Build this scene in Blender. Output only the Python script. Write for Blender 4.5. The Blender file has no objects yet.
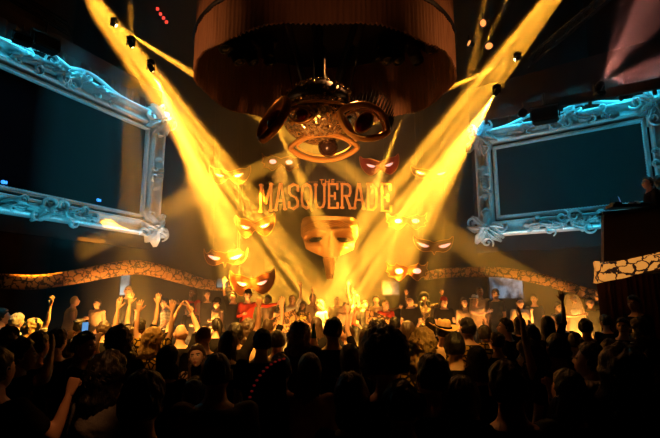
import bpy, bmesh, math, random
import numpy as np
from mathutils import Vector, Matrix, Euler, noise

PI = math.pi
scene = bpy.context.scene
COL = scene.collection
R = math.radians

# ------------------------------------------------------------------ camera
CAM_H = 2.05
F = 450.0
PITCH = math.atan(77 / F)
cam_d = bpy.data.cameras.new('camera')
cam_d.sensor_width = 36
cam_d.lens = 36 * F / 660
cam_d.clip_start = 0.05
cam = bpy.data.objects.new('camera', cam_d)
COL.objects.link(cam)
cam.location = (0, 0, CAM_H)
cam.rotation_euler = (PI / 2 + PITCH, 0, 0)
scene.camera = cam
scene.view_settings.view_transform = 'Standard'
scene.view_settings.look = 'None'
scene.view_settings.gamma = 1
scene.view_settings.use_curve_mapping = False
scene.view_settings.exposure = 0
scene.cycles.use_denoising = True
scene.cycles.use_adaptive_sampling = False
scene.cycles.volume_bounces = 0
scene.cycles.max_bounces = 4
scene.cycles.diffuse_bounces = 2
scene.cycles.glossy_bounces = 2
scene.cycles.transmission_bounces = 2
scene.cycles.sample_clamp_indirect = 3
scene.cycles.caustics_reflective = False
scene.cycles.caustics_refractive = False


def at(px, py, Y):
    """the point of the room seen in direction (px, py), at distance Y into the room"""
    x = (px - 330) / F
    y = (219 - py) / F
    c, s = math.cos(PITCH), math.sin(PITCH)
    dx, dy, dz = x, c - y * s, s + y * c
    k = Y / dy
    return Vector((dx * k, Y, CAM_H + dz * k))


# ------------------------------------------------------------------ objects
def tag(o, label=None, cat=None, group=None, kind=None):
    if label: o['label'] = label
    if cat: o['category'] = cat
    if group: o['group'] = group
    if kind: o['kind'] = kind
    return o


def empty(name, loc=(0, 0, 0), rz=0):
    o = bpy.data.objects.new(name, None)
    o.empty_display_size = 0.1
    COL.objects.link(o)
    o.location = loc
    o.rotation_euler = (0, 0, rz)
    return o


def link_mesh(name, me, parent=None):
    o = bpy.data.objects.new(name, me)
    COL.objects.link(o)
    if parent: o.parent = parent
    return o


def children(o):
    return [c for c in bpy.data.objects if c.parent == o]


def copy_tree(o, parent=None, kids=None):
    c = o.copy()
    COL.objects.link(c)
    if parent: c.parent = parent
    for ch in (children(o) if kids is None else kids):
        copy_tree(ch, c)
    return c


class MB:
    """collects shapes and links them as one mesh object"""
    def __init__(s):
        s.v = []; s.f = []; s.m = []; s.cur = 0

    def add(s, vs, fs, mi=None):
        o = len(s.v)
        s.v += [tuple(v) for v in vs]
        s.f += [tuple(i + o for i in f) for f in fs]
        s.m += [s.cur if mi is None else mi] * len(fs)

    def box(s, c, size, M=None, bev=0):
        hx, hy, hz = size[0] / 2, size[1] / 2, size[2] / 2
        if bev:
            bm = bmesh.new()
            bmesh.ops.create_cube(bm, size=1)
            for v in bm.verts: v.co = Vector((v.co.x * 2 * hx, v.co.y * 2 * hy, v.co.z * 2 * hz))
            bmesh.ops.bevel(bm, geom=bm.edges[:], offset=bev, segments=2, affect='EDGES')
            bm.verts.index_update()
            vs = [v.co.copy() for v in bm.verts]; fs = [[v.index for v in f.verts] for f in bm.faces]
            bm.free()
        else:
            vs = [Vector((x, y, z)) for x in (-hx, hx) for y in (-hy, hy) for z in (-hz, hz)]
            fs = [(0, 1, 3, 2), (4, 6, 7, 5), (0, 4, 5, 1), (2, 3, 7, 6), (0, 2, 6, 4), (1, 5, 7, 3)]
        if M is not None: vs = [M @ v for v in vs]
        s.add([v + Vector(c) for v in vs], fs)

    def sphere(s, c, r, M=None, nu=12, nv=8):
        r = (r, r, r) if not hasattr(r, '__len__') else r
        vs = [Vector((0, 0, r[2]))]
        for j in range(1, nv):
            t = PI * j / nv
            for i in range(nu):
                a = 2 * PI * i / nu
                vs.append(Vector((r[0] * math.sin(t) * math.cos(a), r[1] * math.sin(t) * math.sin(a), r[2] * math.cos(t))))
        vs.append(Vector((0, 0, -r[2])))
        fs = [(0, 1 + i, 1 + (i + 1) % nu) for i in range(nu)]
        for j in range(nv - 2):
            for i in range(nu):
                a = 1 + j * nu + i; b = 1 + j * nu + (i + 1) % nu
                fs.append((a, a + nu, b + nu, b))
        L = len(vs) - 1
        fs += [(L, L - nu + (i + 1) % nu, L - nu + i) for i in range(nu)]
        if M is not None: vs = [M @ v for v in vs]
        s.add([v + Vector(c) for v in vs], fs)

    def tube(s, pts, rad, n=8, closed=False, caps=True, up=None, flat=None):
        """sweep; rad number/list; flat=(a,b) multiplies the section's two axes"""
        pts = [Vector(p) for p in pts]
        N = len(pts)
        rad = rad if hasattr(rad, '__len__') else [rad] * N
        vs = []; prev = None
        for i, p in enumerate(pts):
            if closed: t = pts[(i + 1) % N] - pts[i - 1]
            elif i == 0: t = pts[1] - pts[0]
            elif i == N - 1: t = pts[-1] - pts[-2]
            else: t = pts[i + 1] - pts[i - 1]
            if t.length < 1e-9: t = Vector((0, 0, 1))
            t.normalize()
            if up is not None: u = Vector(up) - t * t.dot(Vector(up))
            elif prev is None: u = t.orthogonal()
            else: u = prev - t * t.dot(prev)
            if u.length < 1e-6: u = t.orthogonal()
            u.normalize(); prev = u
            w = t.cross(u)
            fa, fb = flat if flat else (1, 1)
            for k in range(n):
                a = 2 * PI * (k + (0.5 if n == 4 else 0)) / n
                vs.append(p + (u * math.cos(a) * fa + w * math.sin(a) * fb) * rad[i])
        fs = []
        for i in range(N if closed else N - 1):
            for k in range(n):
                a = i * n + k; b = i * n + (k + 1) % n
                c = ((i + 1) % N) * n + (k + 1) % n; d = ((i + 1) % N) * n + k
                fs.append((a, b, c, d))
        if caps and not closed:
            fs.append(tuple(range(n))[::-1]); fs.append(tuple((N - 1) * n + k for k in range(n)))
        s.add(vs, fs)

    def prism(s, outline, y0, y1, M=None):
        """outline of (x,z) extruded in y"""
        n = len(outline)
        vs = [Vector((x, y0, z)) for x, z in outline] + [Vector((x, y1, z)) for x, z in outline]
        fs = [tuple(range(n)), tuple(range(2 * n - 1, n - 1, -1))]
        fs += [((i + 1) % n, i, n + i, n + (i + 1) % n) for i in range(n)]
        if M is not None: vs = [M @ v for v in vs]
        s.add(vs, fs)

    def lathe(s, prof, n=24, M=None, c=(0, 0, 0)):
        """prof of (r, z)"""
        vs = []; fs = []
        for r, z in prof:
            for k in range(n):
                a = 2 * PI * k / n
                vs.append(Vector((r * math.cos(a), r * math.sin(a), z)))
        for i in range(len(prof) - 1):
            for k in range(n):
                fs.append((i * n + k, i * n + (k + 1) % n, (i + 1) * n + (k + 1) % n, (i + 1) * n + k))
        fs.append(tuple(range(n))[::-1]); fs.append(tuple((len(prof) - 1) * n + k for k in range(n)))
        if M is not None: vs = [M @ v for v in vs]
        s.add([v + Vector(c) for v in vs], fs)

    def build(s, name, mats, parent=None, smooth=True, fix=True):
        me = bpy.data.meshes.new(name)
        me.from_pydata([tuple(v) for v in s.v], [], s.f)
        mats = mats if isinstance(mats, (list, tuple)) else [mats]
        for m in mats: me.materials.append(m)
        me.polygons.foreach_set('material_index', s.m)
        if smooth: me.polygons.foreach_set('use_smooth', [True] * len(me.polygons))
        me.update()
        if fix:
            bm = bmesh.new(); bm.from_mesh(me)
            bmesh.ops.recalc_face_normals(bm, faces=bm.faces[:])
            bm.to_mesh(me); bm.free()
        if smooth: 
            try: me.set_sharp_from_angle(angle=R(50))
            except Exception: pass
        return link_mesh(name, me, parent)


# ------------------------------------------------------------------ materials
def new_mat(name):
    m = bpy.data.materials.new(name)
    m.use_nodes = True
    nt = m.node_tree
    b = nt.nodes['Principled BSDF']
    return m, nt, b


def mat(name, col, rough=0.6, metal=0.0, var=0.25, scale=8.0, bump=0.0, emit=0.0, stretch=None, sheen=0, bscale=None):
    m, nt, b = new_mat(name)
    N, L = nt.nodes, nt.links
    tc = N.new('ShaderNodeTexCoord')
    mp = N.new('ShaderNodeMapping')
    if stretch: mp.inputs['Scale'].default_value = stretch
    L.new(tc.outputs['Object'], mp.inputs['Vector'])
    nz = N.new('ShaderNodeTexNoise'); nz.inputs['Scale'].default_value = scale; nz.inputs['Detail'].default_value = 5
    L.new(mp.outputs[0], nz.inputs['Vector'])
    rp = N.new('ShaderNodeMix'); rp.data_type = 'RGBA'
    rp.inputs[6].default_value = (*[c * (1 - var) for c in col], 1)
    rp.inputs[7].default_value = (*[min(1, c * (1 + var)) for c in col], 1)
    L.new(nz.outputs['Fac'], rp.inputs[0])
    L.new(rp.outputs[2], b.inputs['Base Color'])
    b.inputs['Roughness'].default_value = rough
    b.inputs['Metallic'].default_value = metal
    if rough >= .8: b.inputs['Specular IOR Level'].default_value = 0.0
    if emit:
        L.new(rp.outputs[2], b.inputs['Emission Color'])
        b.inputs['Emission Strength'].default_value = emit
    if bump:
        n2 = N.new('ShaderNodeTexNoise'); n2.inputs['Scale'].default_value = bscale or scale * 4; n2.inputs['Detail'].default_value = 3
        L.new(mp.outputs[0], n2.inputs['Vector'])
        bp = N.new('ShaderNodeBump'); bp.inputs['Strength'].default_value = bump; bp.inputs['Distance'].default_value = 0.02
        L.new(n2.outputs['Fac'], bp.inputs['Height']); L.new(bp.outputs[0], b.inputs['Normal'])
    return m


def crackle(name, base, line, scale, width=0.03, emit=0.0, rough=0.5):
    """plaster or backlit panel with a net of dark cracks"""
    m, nt, b = new_mat(name)
    N, L = nt.nodes, nt.links
    tc = N.new('ShaderNodeTexCoord')
    nz = N.new('ShaderNodeTexNoise'); nz.inputs['Scale'].default_value = scale * 1.5; nz.inputs['Detail'].default_value = 4
    L.new(tc.outputs['Object'], nz.inputs['Vector'])
    ad = N.new('ShaderNodeVectorMath'); ad.operation = 'MULTIPLY_ADD'
    ad.inputs[1].default_value = (.20, .20, .20)
    L.new(nz.outputs['Color'], ad.inputs[0]); L.new(tc.outputs['Object'], ad.inputs[2])
    vo = N.new('ShaderNodeTexVoronoi'); vo.feature = 'DISTANCE_TO_EDGE'; vo.inputs['Scale'].default_value = scale
    L.new(ad.outputs[0], vo.inputs['Vector'])
    n3 = N.new('ShaderNodeTexNoise'); n3.inputs['Scale'].default_value = scale * .9
    L.new(tc.outputs['Object'], n3.inputs['Vector'])
    mu = N.new('ShaderNodeMath'); mu.operation = 'MULTIPLY'; mu.inputs[1].default_value = width * 3.2
    L.new(n3.outputs['Fac'], mu.inputs[0])
    lt = N.new('ShaderNodeMath'); lt.operation = 'LESS_THAN'
    L.new(vo.outputs['Distance'], lt.inputs[0]); L.new(mu.outputs[0], lt.inputs[1])
    mx = N.new('ShaderNodeMix'); mx.data_type = 'RGBA'
    mx.inputs[6].default_value = (*base, 1); mx.inputs[7].default_value = (*line, 1)
    L.new(lt.outputs[0], mx.inputs[0]); L.new(mx.outputs[2], b.inputs['Base Color'])
    b.inputs['Roughness'].default_value = rough
    if emit:
        L.new(mx.outputs[2], b.inputs['Emission Color']); b.inputs['Emission Strength'].default_value = emit
    return m


M_ = {}
M_['wall'] = mat('painted dark wall', (.018, .013, .011), .8, 0, .3, 3, .2)
M_['floor'] = mat('dark club floor', (.010, .008, .007), .45, 0, .3, 4)
M_['ceiling'] = mat('black ceiling', (.012, .011, .012), .9, 0, .2, 3)
M_['black'] = mat('black painted metal', (.005, .005, .0055), .4, .2, .2, 10)
M_['drape'] = mat('heavy dark drape', (.004, .0025, .002), .9, 0, .02, 2)
M_['silver'] = mat('silver painted carving', (.74, .80, .82), .30, .35, .25, 9, .35, bscale=26)
M_['screen'] = mat('dark screen cloth', (.002, .0025, .004), .9, 0, .3, 2)
M_['gold'] = mat('polished gold', (.80, .40, .09), .28, .55, .15, 6, .08)
M_['gem'] = mat('dark red glass', (.16, .008, .006), .12, .0, .4, 7)
M_['lash'] = mat('black lash', (.008, .007, .007), .5)
M_['fringe'] = mat('bronze bead fringe', (.42, .20, .10), .6, .1, .45, 30, .5, stretch=(1, 1, .06), bscale=90)
M_['maskface'] = mat('golden painted mask', (.62, .30, .07), .3, .1, .2, 3, .05)
M_['maskplate'] = mat('amber mask board', (.075, .024, .010), .8, 0, .35, 6)
M_['redplate'] = mat('red mask board', (.22, .016, .006), .8, 0, .35, 6)
M_['eyelit'] = mat('lit pink eye', (1.0, .62, .62), .5, 0, .08, 9, emit=.95)
M_['trimgold'] = mat('gilt edge', (.75, .38, .10), .3, .8, .2, 8)
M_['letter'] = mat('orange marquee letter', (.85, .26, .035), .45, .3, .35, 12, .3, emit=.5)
M_['letterface'] = mat('orange enamel', (.7, .22, .04), .5, .1, .4, 10)
M_['wire'] = mat('thin steel wire', (.10, .08, .06), .4, .7)
M_['cracked'] = crackle('cracked plaster band', (.56, .30, .12), (.03, .015, .008), 6.5, .05)
M_['crackedlit'] = crackle('backlit cracked panel', (.80, .30, .05), (.02, .008, .004), 5.2, .05, .8)
M_['parapet'] = mat('brown booth panel', (.06, .035, .028), .7, 0, .2, 4)
M_['curtain'] = mat('dark wine curtain', (.05, .018, .012), .9, 0, .3, 6, .2)
M_['lens'] = mat('burning lamp lens', (1.0, .72, .30), .3, 0, 0, 3, emit=14)
M_['lensdim'] = mat('dim amber lamp lens', (1.0, .48, .14), .3, 0, 0, 3, emit=.8)
M_['ledred'] = mat('red indicator light', (1, .06, .04), .3, 0, 0, 3, emit=1.2)
M_['ledblue'] = mat('blue indicator light', (.05, .35, 1), .3, 0, 0, 3, emit=1.2)
M_['lensglass'] = mat('unlit lamp lens', (.03, .03, .04), .08, .4)

# mosaic for the hanging orb
def mosaic():
    m, nt, b = new_mat('mirror mosaic')
    N, L = nt.nodes, nt.links
    tc = N.new('ShaderNodeTexCoord')
    vo = N.new('ShaderNodeTexVoronoi'); vo.inputs['Scale'].default_value = 34
    L.new(tc.outputs['Object'], vo.inputs['Vector'])
    cr = N.new('ShaderNodeValToRGB')
    cr.color_ramp.elements[0].color = (.10, .04, .01, 1); cr.color_ramp.elements[1].color = (.95, .62, .22, 1)
    sp = N.new('ShaderNodeSeparateColor'); L.new(vo.outputs['Color'], sp.inputs[0])
    L.new(sp.outputs[0], cr.inputs[0]); L.new(cr.outputs[0], b.inputs['Base Color'])
    b.inputs['Metallic'].default_value = .75; b.inputs['Roughness'].default_value = .25
    # every tile tilted its own way
    ge = N.new('ShaderNodeNewGeometry')
    sb = N.new('ShaderNodeVectorMath'); sb.operation = 'SUBTRACT'; sb.inputs[1].default_value = (.5, .5, .5)
    L.new(vo.outputs['Color'], sb.inputs[0])
    sc = N.new('ShaderNodeVectorMath'); sc.operation = 'SCALE'; sc.inputs['Scale'].default_value = .75
    L.new(sb.outputs[0], sc.inputs[0])
    ad = N.new('ShaderNodeVectorMath'); L.new(sc.outputs[0], ad.inputs[0]); L.new(ge.outputs['Normal'], ad.inputs[1])
    nm = N.new('ShaderNodeVectorMath'); nm.operation = 'NORMALIZE'; L.new(ad.outputs[0], nm.inputs[0])
    L.new(nm.outputs[0], b.inputs['Normal'])
    return m
M_['mosaic'] = mosaic()

# ------------------------------------------------------------------ room
def slab(name, lo, hi, m):
    b = MB(); b.box([(a + c) / 2 for a, c in zip(lo, hi)], [c - a for a, c in zip(lo, hi)])
    return tag(b.build(name, m, smooth=False), kind='structure')

XW = 8.2
slab('floor', (-XW, -2.0, -.1), (XW, 13.6, 0), M_['floor'])
slab('ceiling', (-XW, -2.0, 12.6), (XW, 13.6, 12.7), M_['ceiling'])
slab('wall_back', (-XW, 13.2, 0), (XW, 13.4, 12.6), M_['wall'])
slab('wall_rear', (-XW, -2.1, 0), (XW, -1.95, 12.6), M_['wall'])

def angled_wall(name, p, yaw, l0, l1, z0=0, z1=12.6, th=.15, m=None):
    """wall whose front face passes p with direction yaw, from l0 to l1 along it"""
    u = Vector((math.cos(yaw), math.sin(yaw), 0)); n = Vector((-math.sin(yaw), math.cos(yaw), 0))
    b = MB()
    P = [Vector((p[0], p[1], 0)) + u * l for l in (l0, l1)]
    vs = []
    for q in P:
        for t in (0, th):
            for z in (z0, z1): vs.append(q + n * t + Vector((0, 0, z)))
    b.add(vs, [(0, 1, 3, 2), (4, 6, 7, 5), (0, 4, 5, 1), (2, 3, 7, 6), (0, 2, 6, 4), (1, 5, 7, 3)])
    return tag(b.build(name, m or M_['wall'], smooth=False), kind='structure')

# the walls the two big frames hang on
LC, LYAW = Vector((-5.19, 9.04, 4.997)), 1.149
RC, RYAW = Vector((5.22, 9.64, 4.731)), -.633
def wall_point(c, yaw, off):
    n = Vector((-math.sin(yaw), math.cos(yaw), 0))
    return c + n * off
angled_wall('wall_left', wall_point(LC, LYAW, .24), LYAW, -7.0, 2.3, z0=3.2, z1=7.4)
angled_wall('wall_right', wall_point(RC, RYAW, .24), RYAW, -2.15, 3.4, z0=3.1, z1=7.4)
slab('wall_side_left', (-XW - .1, -2.0, 0), (-XW, 13.4, 12.6), M_['wall'])
slab('wall_side_right', (XW, -2.0, 0), (XW + .1, 13.4, 12.6), M_['wall'])

# stage floor: a low platform in front of the back wall
b = MB()
b.box((0, 11.4, .25), (13.0, 3.4, .5))
tag(b.build('stage_platform', M_['floor'], smooth=False), 'low dark stage platform that the performers stand on', 'stage')

# back drape: one pleated cloth
b = MB()
n = 620
vs = []; fs = []
for i in range(n + 1):
    x = -8.0 + 16.0 * i / n
    y = 12.95 + .05 * math.sin(i * .13) + .03 * math.sin(i * .043)
    for z in (.5, 4.0, 12.5): vs.append((x, y + .02 * math.sin(z + i * .11), z))
for i in range(n):
    for j in range(2): fs.append((i * 3 + j, i * 3 + 3 + j, i * 3 + 4 + j, i * 3 + 1 + j))
b.add(vs, fs)
o = b.build('stage_drape', M_['drape'], fix=False)
tag(o, 'dark pleated drape hanging across the back of the stage', 'drape')

# ------------------------------------------------------------------ the two ornate frames
def spiral(b, c, r, turns, start, wid, handed=1, lift=.03, n=22):
    pts = []; rad = []
    for i in range(n):
        t = i / (n - 1)
        a = start + handed * turns * 2 * PI * t
        rr = r * (1 - .82 * t)
        pts.append((c[0] + rr * math.cos(a), -(.03 + lift * math.sin(PI * t)), c[1] + rr * math.sin(a)))
        rad.append(wid * (.35 + .75 * math.sin(PI * min(1, t * 1.1 + .08))))
    b.tube(pts, rad, n=7)
    b.sphere(pts[-1], wid * 1.15, nu=8, nv=6)


def leaf(b, base, ang, length, width, curl=.5, lift=.06):
    """one acanthus lobe: ribbed tapered blade that curls over"""
    n = 9; m = 6
    vs = []; fs = []
    for i in range(n):
        t = i / (n - 1)
        a = ang + curl * t * t
        cx = base[0] + length * t * math.cos(ang + curl * t * .5)
        cz = base[1] + length * t * math.sin(ang + curl * t * .5)
        w = width * math.sin(PI * (t * .86 + .1)) ** .7 * (1 + .22 * math.cos(t * 19))
        h = lift * math.sin(PI * (.15 + .8 * t))
        for j in range(m + 1):
            s = j / m * 2 - 1
            vs.append((cx - math.sin(a) * w * s, -(.02 + h * (1 - .55 * s * s) + .014 * math.cos(s * 9)), cz + math.cos(a) * w * s))
        for j in range(m + 1):
            s = 1 - j / m * 2
            vs.append((cx - math.sin(a) * w * s, .0, cz + math.cos(a) * w * s))
    K = 2 * (m + 1)
    for i in range(n - 1):
        for j in range(K): fs.append((i * K + j, i * K + (j + 1) % K, (i + 1) * K + (j + 1) % K, (i + 1) * K + j))
    fs.append(tuple(range(K))); fs.append(tuple((n - 1) * K + j for j in range(K))[::-1])
    b.add(vs, fs)


def cartouche(L, Hh, seed, crest=0.0):
    """long carved spray along x: scrolls, leaves and rosettes"""
    rng = random.Random(seed)
    b = MB()
    for sg in (-1, 1):
        k = 0
        x = .06
        while x < L / 2:
            t = x / (L / 2)
            amp = Hh * (1 - .55 * t)
            off = crest * (1 - t)
            leaf(b, (sg * x, off), (PI / 2 + sg * -.9 if k % 2 == 0 else -PI / 2 + sg * .9) + rng.uniform(-.2, .2), amp * .62, amp * .15, sg * (-1.1 if k % 2 == 0 else 1.1), .075)
            leaf(b, (sg * x, off), (0 if sg > 0 else PI) + rng.uniform(-.4, .4), amp * .7, amp * .13, rng.uniform(-.8, .8), .09)
            spiral(b, (sg * (x + .05), off + (.14 if k % 2 else -.14) * Hh * 2 * (1 - .4 * t)), amp * .27, 1.3, rng.uniform(0, 6), amp * .055, sg * (1 if k % 2 else -1))
            x += amp * .42 + .03
            k += 1
        for q in range(2):
            c = (sg * (.14 + .2 * q) * L * .5, crest * .8)
            for a in range(7):
                leaf(b, c, a * 2 * PI / 7, Hh * .17, Hh * .06, .4, .10)
            b.sphere((c[0], -.10, c[1]), Hh * .05, nu=8, nv=6)
    return b


def corner_spray(S, seed):
    rng = random.Random(seed)
    b = MB()
    for k in range(9):
        a = k * 2 * PI / 9 + rng.uniform(-.15, .15)
        leaf(b, (0, 0), a, S * rng.uniform(.42, .56), S * .10, rng.uniform(-.9, .9), .10)
        if k % 2: spiral(b, (S * .40 * math.cos(a + .3), S * .40 * math.sin(a + .3)), S * .15, 1.3, rng.uniform(0, 6), S * .032, 1 if k % 4 == 1 else -1, .05)
    for k in range(6): leaf(b, (0, 0), k * PI / 3, S * .2, S * .07, .5, .14)
    b.sphere((0, -.13, 0), S * .07)
    return b


def ornate_frame(c, yaw, tilt, W, H, W_l, W_r, label, seed):
    """W_l, W_r: inner half widths left and right of c; H inner height"""
    root = empty('ornate_frame', c, yaw)
    tag(root, label, 'picture frame', 'giant silver wall frames')
    # mitred moulding, profile (outwards distance from inner edge, forwards)
    prof = [(0, .02), (0, .10), (.015, .125), (.04, .125), (.055, .10), (.075, .10), (.085, .05), (.12, .045), (.13, .14), (.16, .19), (.20, .19),
            (.225, .13), (.25, .085), (.30, .07), (.35, .10), (.385, .17), (.40, .23), (.43, .25), (.46, .23), (.475, .17), (.48, .02)]
    def ring(pr, mname, nm):
        b = MB()
        vs = []
        for d, h in pr:
            for x, z in ((-W_l - d, H / 2 + d), (W_r + d, H / 2 + d), (W_r + d, -H / 2 - d), (-W_l - d, -H / 2 - d)):
                vs.append((x, -h, z))
        fs = []
        K = len(pr)
        for i in range(K):
            for k in range(4):
                a = i * 4 + k; bb = i * 4 + (k + 1) % 4; i2 = (i + 1) % K
                fs.append((a, bb, i2 * 4 + (k + 1) % 4, i2 * 4 + k))
        b.add(vs, fs)
        return b.build(nm, M_[mname], root, smooth=False)
    ring(prof[:7] + [(.085, .02)], 'silver', 'inner_moulding')
    ring([(.12, .02)] + prof[7:], 'silver', 'outer_moulding')
    # screen behind
    b = MB(); b.box(((W_r - W_l) / 2, .03, 0), (W_l + W_r + .9, .10, H + .9))
    b.build('screen', M_['screen'], root, smooth=False)
    # beading
    b = MB()
    step = .055
    d = -.012
    for (x0, z0, x1, z1) in ((-W_l, H / 2, W_r, H / 2), (W_r, H / 2, W_r, -H / 2), (W_r, -H / 2, -W_l, -H / 2), (-W_l, -H / 2, -W_l, H / 2)):
        l = math.hypot(x1 - x0, z1 - z0); n = int(l / step)
        for i in range(n):
            t = (i + .5) / n
            b.sphere((x0 + (x1 - x0) * t, -.075, z0 + (z1 - z0) * t), (.016, .016, .016), nu=6, nv=4)
    b.build('bead_row', M_['silver'], root)['kind'] = 'stuff'
    bd = .29
    for k, (x, z) in enumerate(((-W_l - bd, H / 2 + bd), (W_r + bd, H / 2 + bd), (W_r + bd, -H / 2 - bd), (-W_l - bd, -H / 2 - bd))):
        o = corner_spray(.86, seed + k).build('carved_corner', M_['silver'], root)
        o.location = (x, -.12, z); o.rotation_euler = (0, k * .8, 0); o.scale = (1, 2.1, 1)
    cx = (W_r - W_l) / 2
    for (x, z, L, ry, cr, s2, hh) in ((cx, H / 2 + bd, 1.9, 0, .10, 11, .60), (cx, -H / 2 - bd, 1.7, PI, .06, 12, .58), (W_r + bd, 0, .62, PI / 2, 0, 13, .44), (-W_l - bd, 0, .62, -PI / 2, 0, 14, .44)):
        o = cartouche(L, hh, seed + s2, cr).build('carved_crest', M_['silver'], root)
        o.location = (x, -.12, z); o.rotation_euler = (0, ry, 0); o.scale = (1, 2.1, 1)
    # raised bead line above the outer moulding near the crest
    for sg in (-1, 1):
        b = MB()
        pts = []
        hw = (W_l + W_r) / 2 + .42
        for i in range(30):
            t = i / 29
            x = cx + sg * hw * t
            z = H / 2 + .44 + .20 * math.exp(-((t * hw - .45) / .55) ** 2) + .05 * t ** 6
            pts.append((x, -.17, z))
        b.tube(pts, [.045] * 30, n=8)
        b.build('crest_rail', M_['silver'], root)
    root.rotation_euler = (tilt, 0, yaw)
    return root

ornate_frame(LC, LYAW, 0, 0, 2.10, 2.75, 1.60, 'tall silver-blue carved frame around a dark screen on the left wall', 3)
ornate_frame(RC, RYAW, 0, 0, 1.64, 1.455, 1.455, 'silver-blue carved frame around a dark screen, behind the balcony booth', 9)
# ------------------------------------------------------------------ round fringed chandelier drum
DC = Vector((-.08, 7.0, 0)); DRX, DRY = 2.12, 1.78
root = empty('fringe_chandelier', (DC.x, DC.y, 6.75))
tag(root, 'huge oval chandelier drum with bronze bead fringe below the ceiling', 'chandelier')
b = MB()
def fringe_wall(b, rx, ry, z0, z1, th, n=720, wav=.012):
    vs = []
    for i in range(n):
        a = 2 * PI * i / n
        k = wav * (math.sin(i * PI / 2) * .6 + math.sin(i * .37) * .5) 
        dz = .03 * math.sin(a * 9) + .015 * math.sin(i * 1.7)
        for z in (z0 + dz, (z0 * 2 + z1) / 3, (z0 + 2 * z1) / 3, z1):
            vs.append(((rx + k) * math.cos(a), (ry + k) * math.sin(a), z))
        for z in (z1, z0 + dz):
            vs.append(((rx + k - th) * math.cos(a), (ry + k - th) * math.sin(a), z))
    fs = []
    for i in range(n):
        j = (i + 1) % n
        for q in range(6):
            r = (q + 1) % 6
            fs.append((i * 6 + q, j * 6 + q, j * 6 + r, i * 6 + r))
    b.add(vs, fs)
fringe_wall(b, DRX, DRY, -1.25, .80, .03)
o = b.build('bead_fringe', M_['fringe'], root)
b = MB()
for z, k in ((.82, .0), (.35, .015), (-.62, .012)):
    pts = [((DRX + k) * math.cos(t), (DRY + k) * math.sin(t), z) for t in [2 * PI * i / 90 for i in range(90)]]
    b.tube(pts, .035, n=6, closed=True)
b.build('hoop', M_['black'], root)
b = MB()
b.lathe([(.001, .06), (1.0, .06), (1.0, 0), (.001, 0)], 60, Matrix.Diagonal((DRX - .05, DRY - .05, 1, 1)))
b.build('drum_ceiling', M_['ceiling'], root)

# ------------------------------------------------------------------ moving head lamps
def lamp_head(direction):
    """body, yoke and lens; the head looks along direction"""
    root = empty('moving_head_lamp')
    b = MB(); b.box((0, 0, .16), (.30, .26, .11), bev=.02); b.box((0, 0, .23), (.10, .18, .05))
    b.build('base', M_['black'], root)
    b = MB(); 
    for sx in (-1, 1): b.box((sx * .155, 0, -.03), (.035, .10, .30), bev=.01)
    b.box((0, 0, .10), (.34, .10, .03))
    b.build('yoke', M_['black'], root)
    q = Vector(direction).normalized().to_track_quat('Z', 'Y').to_matrix().to_4x4()
    b = MB()
    b.lathe([(.001, -.17), (.07, -.165), (.105, -.12), (.115, 0), (.11, .13), (.10, .17), (.085, .17), (.08, .14)], 20, q, (0, 0, -.08))
    h = b.build('head', M_['black'], root)
    b = MB(); b.lathe([(.001, .195), (.03, .190), (.055, .178), (.078, .150)], 20, q, (0, 0, -.08))
    l = b.build('lens', M_['lensglass'], root, fix=False)
    return root, l

def spot(name, loc, target, ang, power, col=(1, .50, .035), blend=.35, radius=.04, streak=0.0, linear=True, seed=0.0, parent=None, size=7.0):
    L = bpy.data.lights.new(name, 'SPOT')
    L.energy = power; L.color = col; L.spot_size = R(ang); L.spot_blend = blend; L.shadow_soft_size = radius
    L.use_nodes = True
    nt = L.node_tree; N = nt.nodes; K = nt.links
    em = N['Emission']
    last = None
    if linear:
        fo = N.new('ShaderNodeLightFalloff'); fo.inputs['Strength'].default_value = 1.0
        last = fo.outputs['Linear']
    if streak:
        tc = N.new('ShaderNodeTexCoord'); sx = N.new('ShaderNodeSeparateXYZ'); K.new(tc.outputs['Normal'], sx.inputs[0])
        d1 = N.new('ShaderNodeMath'); d1.operation = 'DIVIDE'; K.new(sx.outputs[0], d1.inputs[0]); K.new(sx.outputs[2], d1.inputs[1])
        d2 = N.new('ShaderNodeMath'); d2.operation = 'DIVIDE'; K.new(sx.outputs[1], d2.inputs[0]); K.new(sx.outputs[2], d2.inputs[1])
        cb = N.new('ShaderNodeCombineXYZ'); K.new(d1.outputs[0], cb.inputs[0]); K.new(d2.outputs[0], cb.inputs[1]); cb.inputs[2].default_value = seed
        no = N.new('ShaderNodeTexVoronoi'); no.feature = 'F1'; no.inputs['Scale'].default_value = size / math.tan(R(ang / 2)) * .5
        K.new(cb.outputs[0], no.inputs['Vector'])
        mr = N.new('ShaderNodeMapRange'); mr.inputs[1].default_value = .12; mr.inputs[2].default_value = .55
        mr.inputs[3].default_value = 1 + streak * 2; mr.inputs[4].default_value = 1 - streak * .95
        K.new(no.outputs['Distance'], mr.inputs[0])
        mu = N.new('ShaderNodeMath'); mu.operation = 'MULTIPLY'
        K.new(mr.outputs[0], mu.inputs[0])
        if last is not None: K.new(last, mu.inputs[1])
        else: mu.inputs[1].default_value = 1
        last = mu.outputs[0]
    if last is not None: K.new(last, em.inputs['Strength'])
    o = bpy.data.objects.new(name, L)
    COL.objects.link(o)
    o.location = loc
    o.rotation_euler = (Vector(target) - Vector(loc)).to_track_quat('-Z', 'Y').to_euler()
    if parent: o.parent = parent; o.matrix_parent_inverse = Matrix.Translation(parent.location).inverted()
    return o

AMB = (1, .40, .028)
HZ = 56.0
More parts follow.
